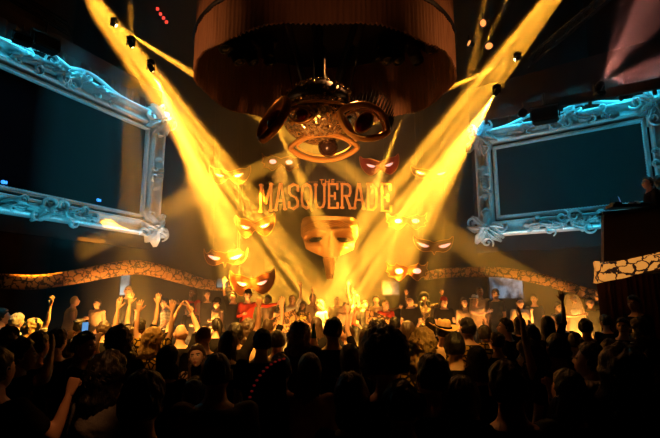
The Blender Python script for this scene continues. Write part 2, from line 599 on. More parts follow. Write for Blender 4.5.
# beams: source pixel & depth -> target pixel & depth, cone angle, power, streaks, label (None: lamp above the picture)
BEAMS = [
    # source, depth, target, depth, angle, power, streak, seed, linear falloff, label
    ((-10, -138), 7.9, (285, 262), 12.0, 8.5, 12, 1.0, 3, True, 'moving head lamp high at the top left that throws the broadest streaked amber beam'),
    ((133, 48), 7.9, (262, 300), 12.0, 8, 5, .5, 4, True, 'middle one of the three burning lamps at upper left'),
    ((153, 72), 7.9, (238, 252), 11.0, 17, 17, .8, 5, False, 'lowest of the three burning lamps at upper left'),
    ((117, 26), 9.0, (600, 330), 9.1, 4.0, 30, .0, 6, False, 'topmost burning lamp at upper left, its thin beam crosses the stage'),
    ((655, -138), 7.9, (352, 262), 12.0, 8.5, 12, 1.0, 7, True, 'moving head lamp high at the top right that throws the broadest streaked amber beam'),
    ((528, -45), 7.6, (395, 235), 12.0, 3, 4, .4, 8, True, 'moving head lamp at the top right with a slim dim beam beside the broad one'),
    ((494, 96), 8.2, (392, 250), 11.0, 20, 16, .85, 9, False, 'lower burning lamp at upper right, above the corner of the right frame'),
    ((514, 60), 9.0, (20, 272), 9.8, 4.0, 32, .0, 10, False, 'upper burning lamp at upper right, its thin beam crosses the stage'),
    ((405, 112), 8.8, (345, 262), 10.2, 7, 7, .3, 11, True, 'burning lamp under the right rim of the drum'),
    ((262, 92), 8.8, (338, 262), 10.2, 7, 6, .4, 12, True, 'burning lamp behind the left eye of the hanging sculpture'),
    ((176, -30), 7.8, (430, 262), 12.0, 3.0, 3.5, .3, 21, True, 'moving head lamp above the picture, left of the drum, with a slim beam'),
    ((470, -30), 7.8, (232, 262), 12.0, 3.0, 3.5, .3, 22, True, 'moving head lamp above the picture, right of the drum, with a slim beam'),
    ((130, -40), 8.6, (133, 250), 9.2, 6.5, 1.5, .7, 13, True, 'moving head lamp above the left frame with a dim vertical beam'),
    ((492, -40), 8.6, (468, 90), 9.4, 6, 2.2, .7, 14, True, 'moving head lamp above the right side of the drum with a dim vertical beam'),
]
lampP = None
for i, (sp, sy, tp, ty, ang, pw, st, sd, lin, lab) in enumerate(BEAMS):
    S = at(*sp, sy); T = at(*tp, ty)
    d = (T - S).normalized()
    r, l = lamp_head(d)
    l.data.materials[0] = M_['lens'] if sp[1] > 0 else M_['lensdim']
    r.scale = (.45, .45, .45); r.location = S - d * .09 + Vector((0, 0, .036))
    tag(r, lab, 'stage lamp', 'amber beam lamps over the stage')
    spot('beam_light', S + d * .04, T, ang, pw * 100 * HZ, AMB, .5, .03, st, lin, sd, size=7)

# amber spots added behind the middle rows of the crowd, without lamp bodies
for x, tx in ((-3.0, -2.0), (-1.1, -.6), (1.1, .6)):
    spot('crowd_fill', (x, 9.6, 5.0), (tx, 6.4, 1.5), 30, 2600, (1, .40, .04), .8, .08, 0, False)
for x, tx, pw in ((-2.6, -2.4, 5500), (-.7, -.7, 6000), (1.5, .9, 2800)):
    spot('crowd_toplight', (x, 3.6, 6.6), (tx, 6.8, 1.3), 30, pw, (1, .42, .06), .9, .08, 0, False)  # overhead spots added to brighten the middle rows, no fixture there
spot('crowd_fill', (1.7, 2.4, 5.2), (.86, 4.1, 1.45), 10, 420, (1, .46, .06), .8, .08, 0, False)  # front spot added to make the curly blond hair glow
# pink fan of light on the right
S = at(601, 83, 8.15)
for k, (tx, ty_, pw) in enumerate(((670, -30, 1), (720, 55, .8))):
    T = at(tx, ty_, 8.35); d = (T - S).normalized()
    if k == 0:
        r, l = lamp_head((d.x, -d.y, -d.z)); l.data.materials[0] = mat('pink lamp lens', (1, .55, .5), .3, 0, 0, 3, emit=10)
        r.scale = (.6, .6, .6); r.location = S - d * .1 - Vector((0, 0, .05)); r.rotation_euler = (PI, 0, 0)
        tag(r, 'lamp on top of the right frame throwing a pinkish fan of light', 'stage lamp')
    spot('pink_light', S + d * .07, T, 32, 1500 * pw, (1, .33, .26), .8, .03, 1.0, False, 20 + k, size=6)

# dark lamps hanging inside the drum
proto, l0 = lamp_head((.2, -.4, -1))
tag(proto, 'unlit black moving head lamp hanging inside the fringed drum', 'stage lamp', 'unlit lamps inside the drum')
k = 0
for (x, y, rz) in ((223, 50, .3), (250, 62, 1.2), (268, 74, 2), (396, 74, .4), (415, 60, 1), (432, 52, 2.5), (236, 74, .9), (385, 60, .2)):
    o = proto if k == 0 else copy_tree(proto)
    o.location = at(x, y, 7.6 if 230 < x < 420 else 7.2); o.location.z = 6.47; o.rotation_euler = (0, 0, rz); k += 1
# trusses
def truss(p0, p1, s=.22, label=''):
    b = MB()
    p0, p1 = Vector(p0), Vector(p1); u = (p1 - p0).normalized(); L = (p1 - p0).length
    w = u.cross(Vector((0, 0, 1))).normalized(); z = Vector((0, 0, 1))
    offs = [w * a * s / 2 + z * c * s / 2 for a, c in ((-1, -1), (1, -1), (1, 1), (-1, 1))]
    for o_ in offs: b.tube([p0 + o_, p1 + o_], .02, n=6)
    n = int(L / s)
    for i in range(n):
        a = p0 + u * (i * L / n); c = p0 + u * ((i + 1) * L / n)
        for q in range(4):
            b.tube([a + offs[q], c + offs[(q + 1) % 4]], .009, n=4)
    o = b.build('lighting_truss', M_['black'])
    tag(o, label, 'truss', 'lighting trusses')
truss(at(-30, -30, 8.8), at(70, 30, 9.2), label='black lighting truss running down beside the left frame')
truss(at(640, -30, 9.0), at(530, 60, 9.2), label='black lighting truss running down beside the right frame')

# small lights and fittings in the dark near the ceiling
rng = random.Random(5)
def small_can(px, py, Y, m, lab, size=.10, d=(0, -1, -.3), grp='small ceiling lights'):
    r = empty('ceiling_spotlight', at(px, py, Y)); tag(r, lab, 'spotlight', grp)
    q = Vector(d).normalized().to_track_quat('Z', 'Y').to_matrix().to_4x4()
    b = MB(); b.lathe([(.001, -size * 1.6), (size * .7, -size * 1.5), (size, -.2 * size), (size, 0), (size * .85, 0), (size * .8, -.1 * size)], 16, q)
    b.tube([(0, 0, size), (0, 0, size * 2.4)], size * .15, n=6)
    b.build('can', M_['black'], r)
    b = MB(); b.lathe([(.001, 0), (size * .8, 0)], 16, q); b.build('lens', m, r, fix=False)
small_can(483, 23, 8.6, M_['lensdim'], 'small amber ceiling light, upper of the pair right of the drum', .09, (-.9, -.5, -.6))
small_can(489, 46, 8.6, M_['lensdim'], 'small amber ceiling light, lower of the pair right of the drum', .09, (-.3, -.6, -1))
small_can(469, 43, 8.6, M_['lensdim'], 'small amber ceiling light closest to the right side of the drum', .07, (-.9, -.3, .2))
for i, (px, py) in enumerate(((157, 8), (160, 13), (163, 17), (166, 21))):
    b = MB(); b.sphere((0, 0, 0), .018, nu=8, nv=6); b.box((0, .03, 0), (.05, .03, .05))
    o = b.build('indicator_light', M_['ledred']); o.location = at(px, py, 8.4)
    tag(o, 'tiny red indicator in the dotted row near the ceiling left of the drum', 'indicator light', 'red dots near the ceiling')
for px, py, lab in ((3, 182, 'tiny blue light on the left screen near the picture edge'), (98, 200, 'tiny blue light on the left screen near its lower right corner')):
    b = MB(); b.sphere((0, 0, 0), .035, nu=8, nv=6); b.box((0, .04, 0), (.08, .03, .05))
    o = b.build('indicator_light', M_['ledblue'])
    # on the screen surface of the left frame
    u = Vector((math.cos(LYAW), math.sin(LYAW), 0)); nn = Vector((-math.sin(LYAW), math.cos(LYAW), 0))
    dr = at(px, py, 1.0) - Vector((0, 0, CAM_H)); p0 = Vector((0, 0, CAM_H))
    t = (LC - nn * .03 - p0).dot(nn) / dr.dot(nn)
    o.location = p0 + dr * t
    tag(o, lab, 'indicator light')

# dark fixtures in front of the frames' top edges
def flood(px, py, Y, s, lab, rz=0):
    r = empty('floodlight', at(px, py, Y), rz); tag(r, lab, 'stage lamp')
    b = MB(); b.box((0, 0, 0), (s, s * .6, s * .55), bev=s * .06); b.box((0, -s * .33, 0), (s * .92, s * .06, s * .48), bev=s * .02)
    for k in range(7): b.box((-s * .42 + k * s * .14, s * .32, 0), (s * .03, s * .1, s * .5))
    b.build('housing', M_['black'], r)
    b = MB(); 
    for sx in (-1, 1): b.box((sx * s * .54, 0, s * .18), (s * .05, s * .12, s * .55))
    b.box((0, 0, s * .46), (s * 1.1, s * .12, s * .05)); b.tube([(0, 0, s * .46), (0, 0, s * 1.0)], s * .05, n=8)
    b.build('bracket', M_['black'], r)
flood(545, 116, 8.9, .50, 'big black floodlight in front of the top edge of the right frame', -.5)
flood(22, 40, 6.8, .26, 'black floodlight overlapping the top edge of the left frame near the picture edge', .9)
flood(45, 44, 7.2, .42, 'wide black floodlight above the left frame', 1.0)
small_can(523, 113, 9.2, M_['lensglass'], 'unlit can light beside the big floodlight over the right frame', .10)
small_can(625, 93, 8.3, M_['lensglass'], 'unlit can light above the right frame near the picture edge', .12)
# catwalk rail above the right frame, ceiling panels above the left
def plank(p0, p1, hgt, th, name, m, lab, cat):
    b = MB(); p0, p1 = Vector(p0), Vector(p1); u = (p1 - p0); w = Vector((u.y, -u.x, 0)).normalized() * th / 2; z = Vector((0, 0, hgt / 2))
    b.add([p + a * w + c * z for p in (p0, p1) for a in (-1, 1) for c in (-1, 1)], [(0, 1, 3, 2), (4, 6, 7, 5), (0, 4, 5, 1), (2, 3, 7, 6), (0, 2, 6, 4), (1, 5, 7, 3)])
    n = 7
    for i in range(n + 1):
        q = p0 + u * (i / n); b.box(q - Vector((0, 0, hgt * .2)), (.05, .05, hgt * 1.6))
    o = b.build(name, m, smooth=False); tag(o, lab, cat)
plank(at(486, 116, 10.0), at(690, 78, 7.6), .20, .08, 'catwalk_rail', M_['parapet'], 'brown catwalk rail running above the right frame', 'rail')
b = MB()
n = 90; vs = []
u_ = Vector((math.cos(LYAW), math.sin(LYAW), 0)); n_ = Vector((-math.sin(LYAW), math.cos(LYAW), 0))
for i in range(n + 1):
    p = LC + u_ * (-3.2 + 5.3 * i / n) + n_ * (.12 + .03 * math.sin(i * 1.9))
    for dz in (1.0, 2.15 - .25 * i / n): vs.append(p + Vector((0, 0, dz)))
b.add(vs, [(i * 2, i * 2 + 2, i * 2 + 3, i * 2 + 1) for i in range(n)])
tag(b.build('pleated_valance', mat('grey pleated cloth', (.07, .055, .055), .9, 0, .2, 5, .2), fix=False), 'greyish pleated cloth hanging above the left frame', 'drape')

# ------------------------------------------------------------------ hanging sculpture: mirror orb with golden eyes
OC = at(319, 116, 6.9)
orb = empty('eye_sculpture', OC)
tag(orb, 'hanging sculpture of a glittering orb ringed by golden eyes with red pupils and lashes', 'sculpture')
b = MB(); b.sphere((0, 0, 0), (.60, .60, .45), nu=48, nv=28)
b.build('mirror_orb', M_['mosaic'], orb)
b = MB(); b.lathe([(.60, .10), (.615, .14), (.58, .22), (.48, .34), (.34, .46), (.16, .54), (.10, .75), (.10, 1.2), (.001, 1.2)][::-1], 40)
b.build('dark_dome', M_['black'], orb)
b = MB()
rg = random.Random(4)
for i in range(130):
    a = rg.uniform(0, 2 * PI); t = rg.uniform(.05, .5)
    rr = math.sqrt(max(.02, 1 - (t / .56) ** 2)) * .66
    b.sphere((rr * math.cos(a), rr * math.sin(a), t), rg.uniform(.012, .026), nu=6, nv=4)
b.build('crystal_studs', M_['mosaic'], orb)
b = MB()
b.tube([(.635 * math.cos(t), .635 * math.sin(t), -.03) for t in [2 * PI * i / 48 for i in range(48)]], .022, n=8, closed=True)
b.build('orb_belt', M_['gold'], orb)
b = MB(); b.tube([(0, 0, 1.15), (0, 0, 2.5)], .07, n=10)
for a in range(3): b.tube([(.5 * math.cos(a * 2.1 + .4), .5 * math.sin(a * 2.1 + .4), .25), (.9 * math.cos(a * 2.1 + .4), .9 * math.sin(a * 2.1 + .4), 2.1)], .012, n=5)
b.build('hanger', M_['black'], orb)
b = MB()
for a in (-.6, .7, 2.2, 3.9): b.tube([(.3 * math.cos(a), .3 * math.sin(a), .4), (.75 * math.cos(a), .75 * math.sin(a), 1.5)], .05, n=7)
b.build('bracket_arm', M_['black'], orb)

def eye(center, ax, bx, La, Lb, gem=True, lashes=True, thick=.05, gemr=(.14, .2), point=1.5):
    """almond ring of gold in the plane (ax, bx)"""
    A = Vector(ax).normalized(); B = Vector(bx); B = (B - A * A.dot(B)).normalized(); Nn = A.cross(B)
    if Nn.y > 0: Nn = -Nn
    c = Vector(center)
    def P(u, v, w=0): return c + A * u + B * v + Nn * w
    def alm(t):
        cu = math.cos(t)
        return La * cu, Lb * math.copysign(abs(math.sin(t)) ** point, math.sin(t))
    ring = MB(); n = 56
    pts = [P(*alm(2 * PI * i / n), .02) for i in range(n)]
    ring.tube(pts, thick, n=10, closed=True, up=Nn, flat=(1.5, .85))
    pts2 = [P(*[q * .80 for q in alm(2 * PI * i / n)], -.05) for i in range(n)]
    ring.tube(pts2, thick * .35, n=7, closed=True, up=Nn)
    e = ring.build('eye_rim', M_['gold'], orb)
    if gem:
        g = MB(); Mx = Matrix((A, B, Nn)).transposed().to_4x4()
        g.sphere(P(0, 0, 0), (gemr[0], gemr[1], .10), Mx, 24, 16)
        g.build('red_pupil', M_['gem'], e)
        g = MB()
        g.tube([P(gemr[0] * 1.06 * math.cos(t), gemr[1] * 1.06 * math.sin(t), -.01) for t in [2 * PI * i / 36 for i in range(36)]], .018, n=7, closed=True)
        g.build('pupil_ring', M_['gold'], e)
    if lashes:
        g = MB()
        for i in range(19):
            t = .10 * PI + .80 * PI * i / 18
            u, v = alm(t)
            for s in (0,):
                p0 = P(u * 1.02, v * 1.05, -.05); L = .17 + .07 * math.sin(PI * i / 18)
                p1 = P(u * 1.05, v * 1.1 + L * .8, -.04) + Vector((0, 0, L * .35))
                g.tube([p0, p0.lerp(p1, .6), p1], [.020, .016, .005], n=5)
        g.build('lashes', M_['lash'], e)
    return e
k = .0157
def rel(px, py, Y=6.6): return at(px, py, Y) - OC
eye(rel(364, 122, 6.35), (24 * k, -.10, -14 * k), (10 * k, 0, 20 * k), .40, .265, gemr=(.11, .165))
eye(rel(275, 120, 6.35), (-12 * k, -.02, -23 * k), (-14 * k, .30, 8 * k), .37, .23, gemr=(.165, .10))
eye(rel(324, 147, 6.9), (1, 0, .02), (0, -.45, .5), .54, .22, gem=False, lashes=False, thick=.045)
eye(rel(302, 115, 6.28), (.8, -.25, -.15), (.1, 0, 1), .21, .13, gemr=(.09, .09), lashes=False, thick=.022)
b = MB(); b.sphere(rel(328, 147, 6.95), .16, nu=24, nv=16); b.build('lower_ball', mat('dark glass ball', (.03, .015, .01), .15, .3), orb)
b = MB(); b.tube([rel(358, 140, 6.6), rel(352, 133, 6.6), rel(346, 122, 6.5), rel(338, 110, 6.4)], [.05, .05, .045, .04], n=8)
b.build('gold_scroll', M_['gold'], orb)
b = MB(); b.tube([rel(290, 124, 6.5), rel(295, 120, 6.5), rel(298, 112, 6.4)], [.04, .035, .03], n=8)
b.build('gold_scroll', M_['gold'], orb)

# ------------------------------------------------------------------ hanging cat-eye masks
OUT = {
 'cat': [(-1, 1.0), (-.82, .72), (-.5, .62), (-.22, .42), (0, .30), (.22, .42), (.5, .62), (.82, .72), (1, 1.0), (1.02, .45), (.93, -.1), (.74, -.6), (.5, -.86), (.24, -.68), (.08, -.42), (0, -.36), (-.08, -.42), (-.24, -.68), (-.5, -.86), (-.74, -.6), (-.93, -.1), (-1.02, .45)],
 'crown': [(-1, .85), (-.90, .42), (-.72, .50), (-.62, .78), (-.45, .52), (-.2, .48), (0, .36), (.2, .48), (.45, .52), (.62, .78), (.72, .50), (.90, .42), (1, .85), (.98, .2), (.82, -.45), (.55, -.72), (.25, -.62), (.08, -.5), (0, -.95), (-.08, -.5), (-.25, -.62), (-.55, -.72), (-.82, -.45), (-.98, .2)],
 'horn': [(-1, 1.0), (-.85, .62), (-.62, .55), (-.52, .80), (-.38, .6), (-.15, .5), (0, .35), (.15, .5), (.38, .6), (.52, .80), (.62, .55), (.85, .62), (1, .95), (.92, .3), (1.0, .02), (.84, -.2), (.9, -.5), (.66, -.6), (.44, -.95), (.2, -.62), (0, -.22), (-.2, -.62), (-.44, -.95), (-.66, -.6), (-.88, -.5), (-.84, -.2), (-1.0, .02), (-.92, .3)],
 'wing': [(-1.0, .9), (-.8, .6), (-.5, .48), (-.2, .36), (0, .22), (.2, .36), (.5, .48), (.8, .6), (1.0, .9), (.98, .3), (.8, -.3), (.5, -.62), (.2, -.56), (.09, -.62), (0, -.9), (-.09, -.62), (-.2, -.56), (-.5, -.62), (-.8, -.3), (-.98, .3)],
}
def smooth_outline(P, n=3):
    out = []
    N = len(P)
    for i in range(N):
        p0, p1, p2, p3 = [P[(i + q) % N] for q in (-1, 0, 1, 2)]
        for k in range(n):
            t = k / n
            out.append(tuple(.5 * (2 * p1[j] + (p2[j] - p0[j]) * t + (2 * p0[j] - 5 * p1[j] + 4 * p2[j] - p3[j]) * t * t + (3 * p1[j] - p0[j] - 3 * p2[j] + p3[j]) * t ** 3) for j in (0, 1)))
    return out

def party_mask(px, py, Y, w, h, style, eyes, m, lab, roll=0, rz=0):
    """w,h half sizes in metres; eyes: ('slit'|'round', spacing, half length, half height)"""
    c = at(px, py, Y)
    root = empty('hanging_mask', c, rz)
    root.rotation_euler = (0, roll, rz)
    tag(root, lab, 'mask', 'hanging party masks with lit eyes')
    out = [(x * w, z * h) for x, z in smooth_outline(OUT[style], 3)]
    kind, sp, el, eh = eyes
    # bowed board, cut from a fine grid of quads via an outline fan
    def bow(x): return .18 * (x / w) ** 2 * w
    b = MB()
    bm = bmesh.new()
    vv = [bm.verts.new((x, 0, z)) for x, z in out]
    bm.faces.new(vv)
    bmesh.ops.triangulate(bm, faces=bm.faces[:])
    bmesh.ops.subdivide_edges(bm, edges=bm.edges[:], cuts=1, use_grid_fill=True)
    bmesh.ops.recalc_face_normals(bm, faces=bm.faces[:])
    bm.normal_update()
    ext = bmesh.ops.extrude_face_region(bm, geom=bm.faces[:])
    for v in [g for g in ext['geom'] if isinstance(g, bmesh.types.BMVert)]: v.co.y += .035
    for v in bm.verts: v.co.y += bow(v.co.x)
    bm.verts.index_update()
    b.add([v.co.copy() for v in bm.verts], [[v.index for v in f.verts] for f in bm.faces]); bm.free()
    board = b.build('mask_board', m, root, smooth=False)
    b = MB()
    b.tube([(x, bow(x) - .008, z) for x, z in out], .006, n=5, closed=True)
    b.build('gilt_edge', M_['trimgold'], root)
    for sg in (-1, 1):
        b = MB(); pts = []
        N = 24
        for i in range(N):
            t = 2 * PI * i / N
            if kind == 'slit':
                u = el * math.cos(t); v = eh * math.copysign(abs(math.sin(t)) ** 1.5, math.sin(t)) + .28 * u * 1.0 + .35 * eh * math.cos(t * 2)
            else: u = el * math.cos(t); v = eh * math.sin(t)
            pts.append((sg * (sp + u), v))
        b.prism([(x, z) for x, z in pts], -.022 + bow(sp), .02 + bow(sp))
        e = b.build('lit_eye', M_['eyelit'], root)
        b = MB(); b.tube([(x, bow(sp) - .022, z) for x, z in pts], .010, n=5, closed=True); b.build('eye_outline', M_['trimgold'], root)
    b = MB()
    for sg in (-1, 1): b.tube([(sg * w * .55, .02 + bow(w * .55), h * .4), (sg * w * .55, .05, 12.5 - c.z)], .005, n=4)
    b.build('hanging_wire', M_['wire'], root)
    return root
mp = .0250  # metres per pixel there
A_ = M_['maskplate']
party_mask(229, 175, 11.2, 21 * mp, 11 * mp, 'cat', ('slit', .245, .12, .038), A_, 'amber mask washed by the left beams, topmost of the left group outside the lettering')
party_mask(281, 162, 11.2, 20 * mp, 10 * mp, 'horn', ('round', .21, .095, .065), A_, 'horned mask with round lit eyes hanging directly above the first letters', rz=.1)
party_mask(255, 226, 11.2, 20 * mp, 13 * mp, 'cat', ('slit', .245, .125, .042), A_, 'yellow-lit cat mask hanging below the letter M', roll=-.08)
party_mask(225, 257, 11.2, 22 * mp, 11 * mp, 'crown', ('slit', .275, .16, .05), A_, 'dark brown crowned mask hanging furthest left', roll=-.03)
party_mask(252, 283, 11.0, 22 * mp, 13.5 * mp, 'cat', ('slit', .245, .13, .045), A_, 'amber cat mask hanging lowest on the left over the performers', roll=-.05)
party_mask(380, 165, 11.2, 20 * mp, 12 * mp, 'cat', ('slit', .235, .125, .042), M_['redplate'], 'red cat mask hanging above the end of the lettering', roll=-.05, rz=-.05)
party_mask(431, 173, 11.2, 20 * mp, 9 * mp, 'wing', ('slit', .265, .13, .036), A_, 'mask almost hidden in the right beam, furthest out beside the lettering', roll=.03)
party_mask(407, 221, 11.2, 21 * mp, 9.5 * mp, 'horn', ('round', .215, .10, .062), A_, 'mask with oval lit eyes just right of the large golden face', rz=-.05)
party_mask(434, 245, 11.2, 20 * mp, 11 * mp, 'wing', ('slit', .27, .16, .045), A_, 'dark winged mask hanging furthest right', roll=.03)
party_mask(408, 271, 11.0, 21 * mp, 10 * mp, 'horn', ('round', .22, .105, .07), A_, 'horned mask with round pink eyes hanging lowest on the right', rz=.05)

# ------------------------------------------------------------------ lettering
def letter_strokes(ch):
    """polylines on a 1 x 1 cell, stroke is thick slab"""
    T = {
     'M': [[(.12, 0), (.12, 1)], [(.12, 1), (.5, .30)], [(.5, .30), (.88, 1)], [(.88, 0), (.88, 1)]],
     'A': [[(.12, 0), (.44, 1)], [(.56, 1), (.88, 0)], [(.27, .36), (.73, .36)], [(.40, 1), (.60, 1)]],
     'S': [[(.86, .72), (.84, .92), (.5, 1), (.16, .9), (.14, .68), (.3, .56), (.7, .44), (.86, .3), (.84, .1), (.5, 0), (.16, .08), (.14, .28)]],
     'Q': [[(.5, 0), (.2, .1), (.12, .35), (.12, .65), (.2, .9), (.5, 1), (.8, .9), (.88, .65), (.88, .35), (.8, .1), (.5, 0)], [(.55, .28), (.95, -.1)]],
     'U': [[(.14, 1), (.14, .25), (.26, .05), (.5, 0), (.74, .05), (.86, .25), (.86, 1)]],
     'E': [[(.18, 0), (.18, 1)], [(.1, 1), (.86, 1)], [(.1, 0), (.88, 0)], [(.18, .5), (.66, .5)], [(.86, 1), (.86, .80)], [(.88, 0), (.88, .2)], [(.66, .62), (.66, .38)]],
     'R': [[(.18, 0), (.18, 1)], [(.1, 1), (.62, 1), (.84, .9), (.86, .68), (.76, .52), (.18, .5)], [(.5, .5), (.86, 0)]],
     'D': [[(.18, 0), (.18, 1)], [(.1, 1), (.55, 1), (.82, .85), (.88, .5), (.82, .15), (.55, 0), (.1, 0)]],
    }[ch]
    serif = {'M': [(.12, 0), (.12, 1), (.88, 1), (.88, 0)], 'A': [(.12, 0), (.88, 0)], 'U': [(.14, 1), (.86, 1)], 'R': [(.18, 0), (.86, 0)], 'Q': [], 'S': [], 'E': [], 'D': []}[ch]
    return T, serif

sign = empty('marquee_sign', at(327, 196, 11.4))
tag(sign, 'orange slab-serif marquee lettering MASQUERADE hanging in an arch', 'sign')
sc_ = sign.location
xs = [266, 280.5, 293.5, 306.5, 320, 333, 346, 359, 372, 386]
for i, ch in enumerate('MASQUERADE'):
    px = xs[i]
    t = (px - 327) / 62
    hgt = (24 + 3.5 * t * t) * .0262; wid = (13.5 if ch == 'M' else 12.2) * .0258
    c = at(px, 196 + 1.8 * t * t, 11.4) - sc_
    Ts, serif = letter_strokes(ch)
    for nm, th, y0, m in (('letter_' + ch.lower(), .056, 0, M_['letter']),):
        b = MB()
        def tr(p): return Vector((c.x + (p[0] - .5) * wid, 0, c.z + (p[1] - .5) * hgt - (p[0] - .5) * t * .04))
        for st in Ts:
            for a, d in zip(st[:-1], st[1:]):
                A0, D0 = tr(a), tr(d); u = (D0 - A0).normalized(); w = Vector((-u.z, 0, u.x)) * th * (.62 if abs(u.z) < .5 else 1) * .5
                e = u * th * .28
                q = [A0 - e - w, D0 + e - w, D0 + e + w, A0 - e + w]
                b.prism([(v.x, v.z) for v in q], -.05, .05)
        for p in serif:
            q = tr(p); b.box(q + Vector((0, 0, .012 if p[1] < .5 else -.012)), (th * 1.9, .10, .032))
        b.build(nm, m, sign, smooth=False)
b = MB()
for dz in (.27,):
    b.tube([(-1.55, .09, dz), (1.55, .09, dz)], .012, n=6)
for x in (-1.5, -.75, 0, .75, 1.5): b.tube([(x, .09, .27), (x, .09, 12.5 - sc_.z)], .007, n=5)
b.tube([(-1.6, .09, -.2), (1.6, .09, -.2)], .012, n=6)
for x in [-1.4 + .31 * i for i in range(10)]: b.tube([(x, .08, .27), (x, .08, -.25)], .007, n=4)
b.build('sign_frame', M_['wire'], sign)
# the small word above it
cu = bpy.data.curves.new('small_word', 'FONT'); cu.body = 'THE'; cu.size = .20; cu.extrude = .02; cu.align_x = 'CENTER'; cu.space_character = 1.15
cu.materials.append(M_['letter'])
tw = bpy.data.objects.new('small_word', cu); COL.objects.link(tw); tw.parent = sign
bpy.context.view_layer.update()
tm = bpy.data.meshes.new_from_object(tw); bpy.data.objects.remove(tw)
tw = link_mesh('small_word', tm, sign)
tw.location = at(327, 184.5, 11.35) - sc_; tw.rotation_euler = (PI / 2, 0, 0)
b = MB()
for sg in (-1, 1):
    for i in range(5): b.sphere((sg * (.26 + .05 * i), -.05, (at(327, 182, 11.35) - sc_).z), .013, nu=6, nv=4)
b.build('dot_row', M_['letter'], sign)

# ------------------------------------------------------------------ the large golden face
gm = empty('long_nosed_mask', at(329, 244, 11.6))
tag(gm, 'large golden face mask with long pointed nose hanging above the stage', 'mask')
b = MB()
U, V = 72, 72
W_, HT = .70, .42
vs = []; idx = {}
def face_d(u, v):
    """u in -1..1 across, v in -1..1 upwards -> forward distance or None outside"""
    return 0
S_ = .0262
def prof(px, py):
    """outline of the upper face in pixels: half width at height"""
    if py > 26: return 0
    if py > 20: return 26 - (py - 20) * .9
    if py > 8: return 27.5
    if py > -6: return 27.5 - (8 - py) * .35
    if py > -14: return 22.5 - (-6 - py) * 2.1
    if py > -34: return 5.7 - (-14 - py) * .19
    return 1.8
rows = 84
for j in range(rows + 1):
    py = 26 - 61 * j / rows
    hw = max(prof(0, py), .6)
    if py > 20: hw = 20.5 + 6.5 * math.sin(math.acos(min(1, (py - 20) / 6.01)))  # rounded top
    for i in range(49):
        t = i / 48 * 2 - 1
        x = t * hw
        r2 = 1 - t * t
        y = 9.5 * math.sqrt(max(0, 1 - (x / 30) ** 2)) if py > -14 else 6.5 * math.sqrt(max(0, r2))
        # nose ridge
        nz = 0
        if py < 12:
            k = min(1, (12 - py) / 22)
            wdt = 3.6 + 2.6 * k if py > -14 else hw * .8 + .5
            nz = (3 + 13 * k) * math.exp(-(x / wdt) ** 2) * (1 if py > -30 else .8)
        # brow swell and forehead ridge
        br = 5.5 * math.exp(-((py - 9.5 - .16 * abs(x)) / 2.8) ** 2) * math.exp(-((abs(x) - 12) / 9) ** 2)
        rim = 1.6 * math.exp(-((py - 22) / 2.0) ** 2)
        # eye hollow
        ex = (abs(x) - 13.5) / 7.5; ey = (py - 4 + .12 * (abs(x) - 13)) / 4.6
        ed = ex * ex + ey * ey
        soc = -8.5 * math.exp(-(ed * .55) ** 2) if py > -12 else 0
        chk = 3.5 * math.exp(-((py + 5) / 5) ** 2) * math.exp(-((abs(x) - 14) / 7) ** 2)
        yy = y + nz + br + rim + soc + chk
        vs.append((x * S_, -yy * S_, py * S_))
K = 49
holes = []
fs = []; mi = []
for j in range(rows):
    for i in range(48):
        a = j * K + i
        cx_ = (vs[a][0] + vs[a + K + 1][0]) / 2 / S_; cz_ = (vs[a][2] + vs[a + K + 1][2]) / 2 / S_
        ex = (abs(cx_) - 13.5) / 6.8; ey = (cz_ - 4 + .12 * (abs(cx_) - 13)) / 3.4
        if ex * ex + ey * ey < 1: continue
        fs.append((a, a + 1, a + K + 1, a + K))
b.add(vs, fs)
o = b.build('face_shell', M_['maskface'], gm, fix=False)
sm = o.modifiers.new('solid', 'SOLIDIFY'); sm.thickness = .03; sm.offset = -1
b = MB()
for sg in (-1, 1):
    pts = []
    for i in range(30):
        t = 2 * PI * i / 30
        x = sg * (13.5 + 7.0 * math.cos(t)); z = 4 - .12 * (abs(x) - 13) + 3.6 * math.sin(t)
        pts.append((x * S_, -(2.2) * S_, z * S_))
    b.tube(pts, .018, n=6, closed=True)
b.build('eye_rim', M_['gold'], gm)
b = MB()
for sg in (-1, 1): b.sphere((sg * 13.5 * S_, .03, 4 * S_), (.21, .03, .12), nu=16, nv=8)
b.build('eye_shade_disc', M_['lash'], gm)  # dark discs set behind the eye holes in place of their shade
b = MB()
for k in range(4):
    pts = [(x * S_, -(9.5 * math.sqrt(1 - (x / 30) ** 2) + 3.4 + .3 * k) * S_, (15 + k * 2.1 - .012 * x * x + (2 - k * .4) * abs(math.sin(x * .22))) * S_) for x in [q * 26 / 14 - 26 for q in range(29)]]
    b.tube(pts, .016, n=6)
b.build('forehead_filigree', M_['gold'], gm)
b = MB()
for sg in (-1, 1): b.tube([(sg * .45, -.1, .60), (sg * .45, -.1, 12.5 - gm.location.z)], .007, n=5)
b.build('hanging_wire', M_['wire'], gm)
gm.rotation_euler = (0, 0, .10)

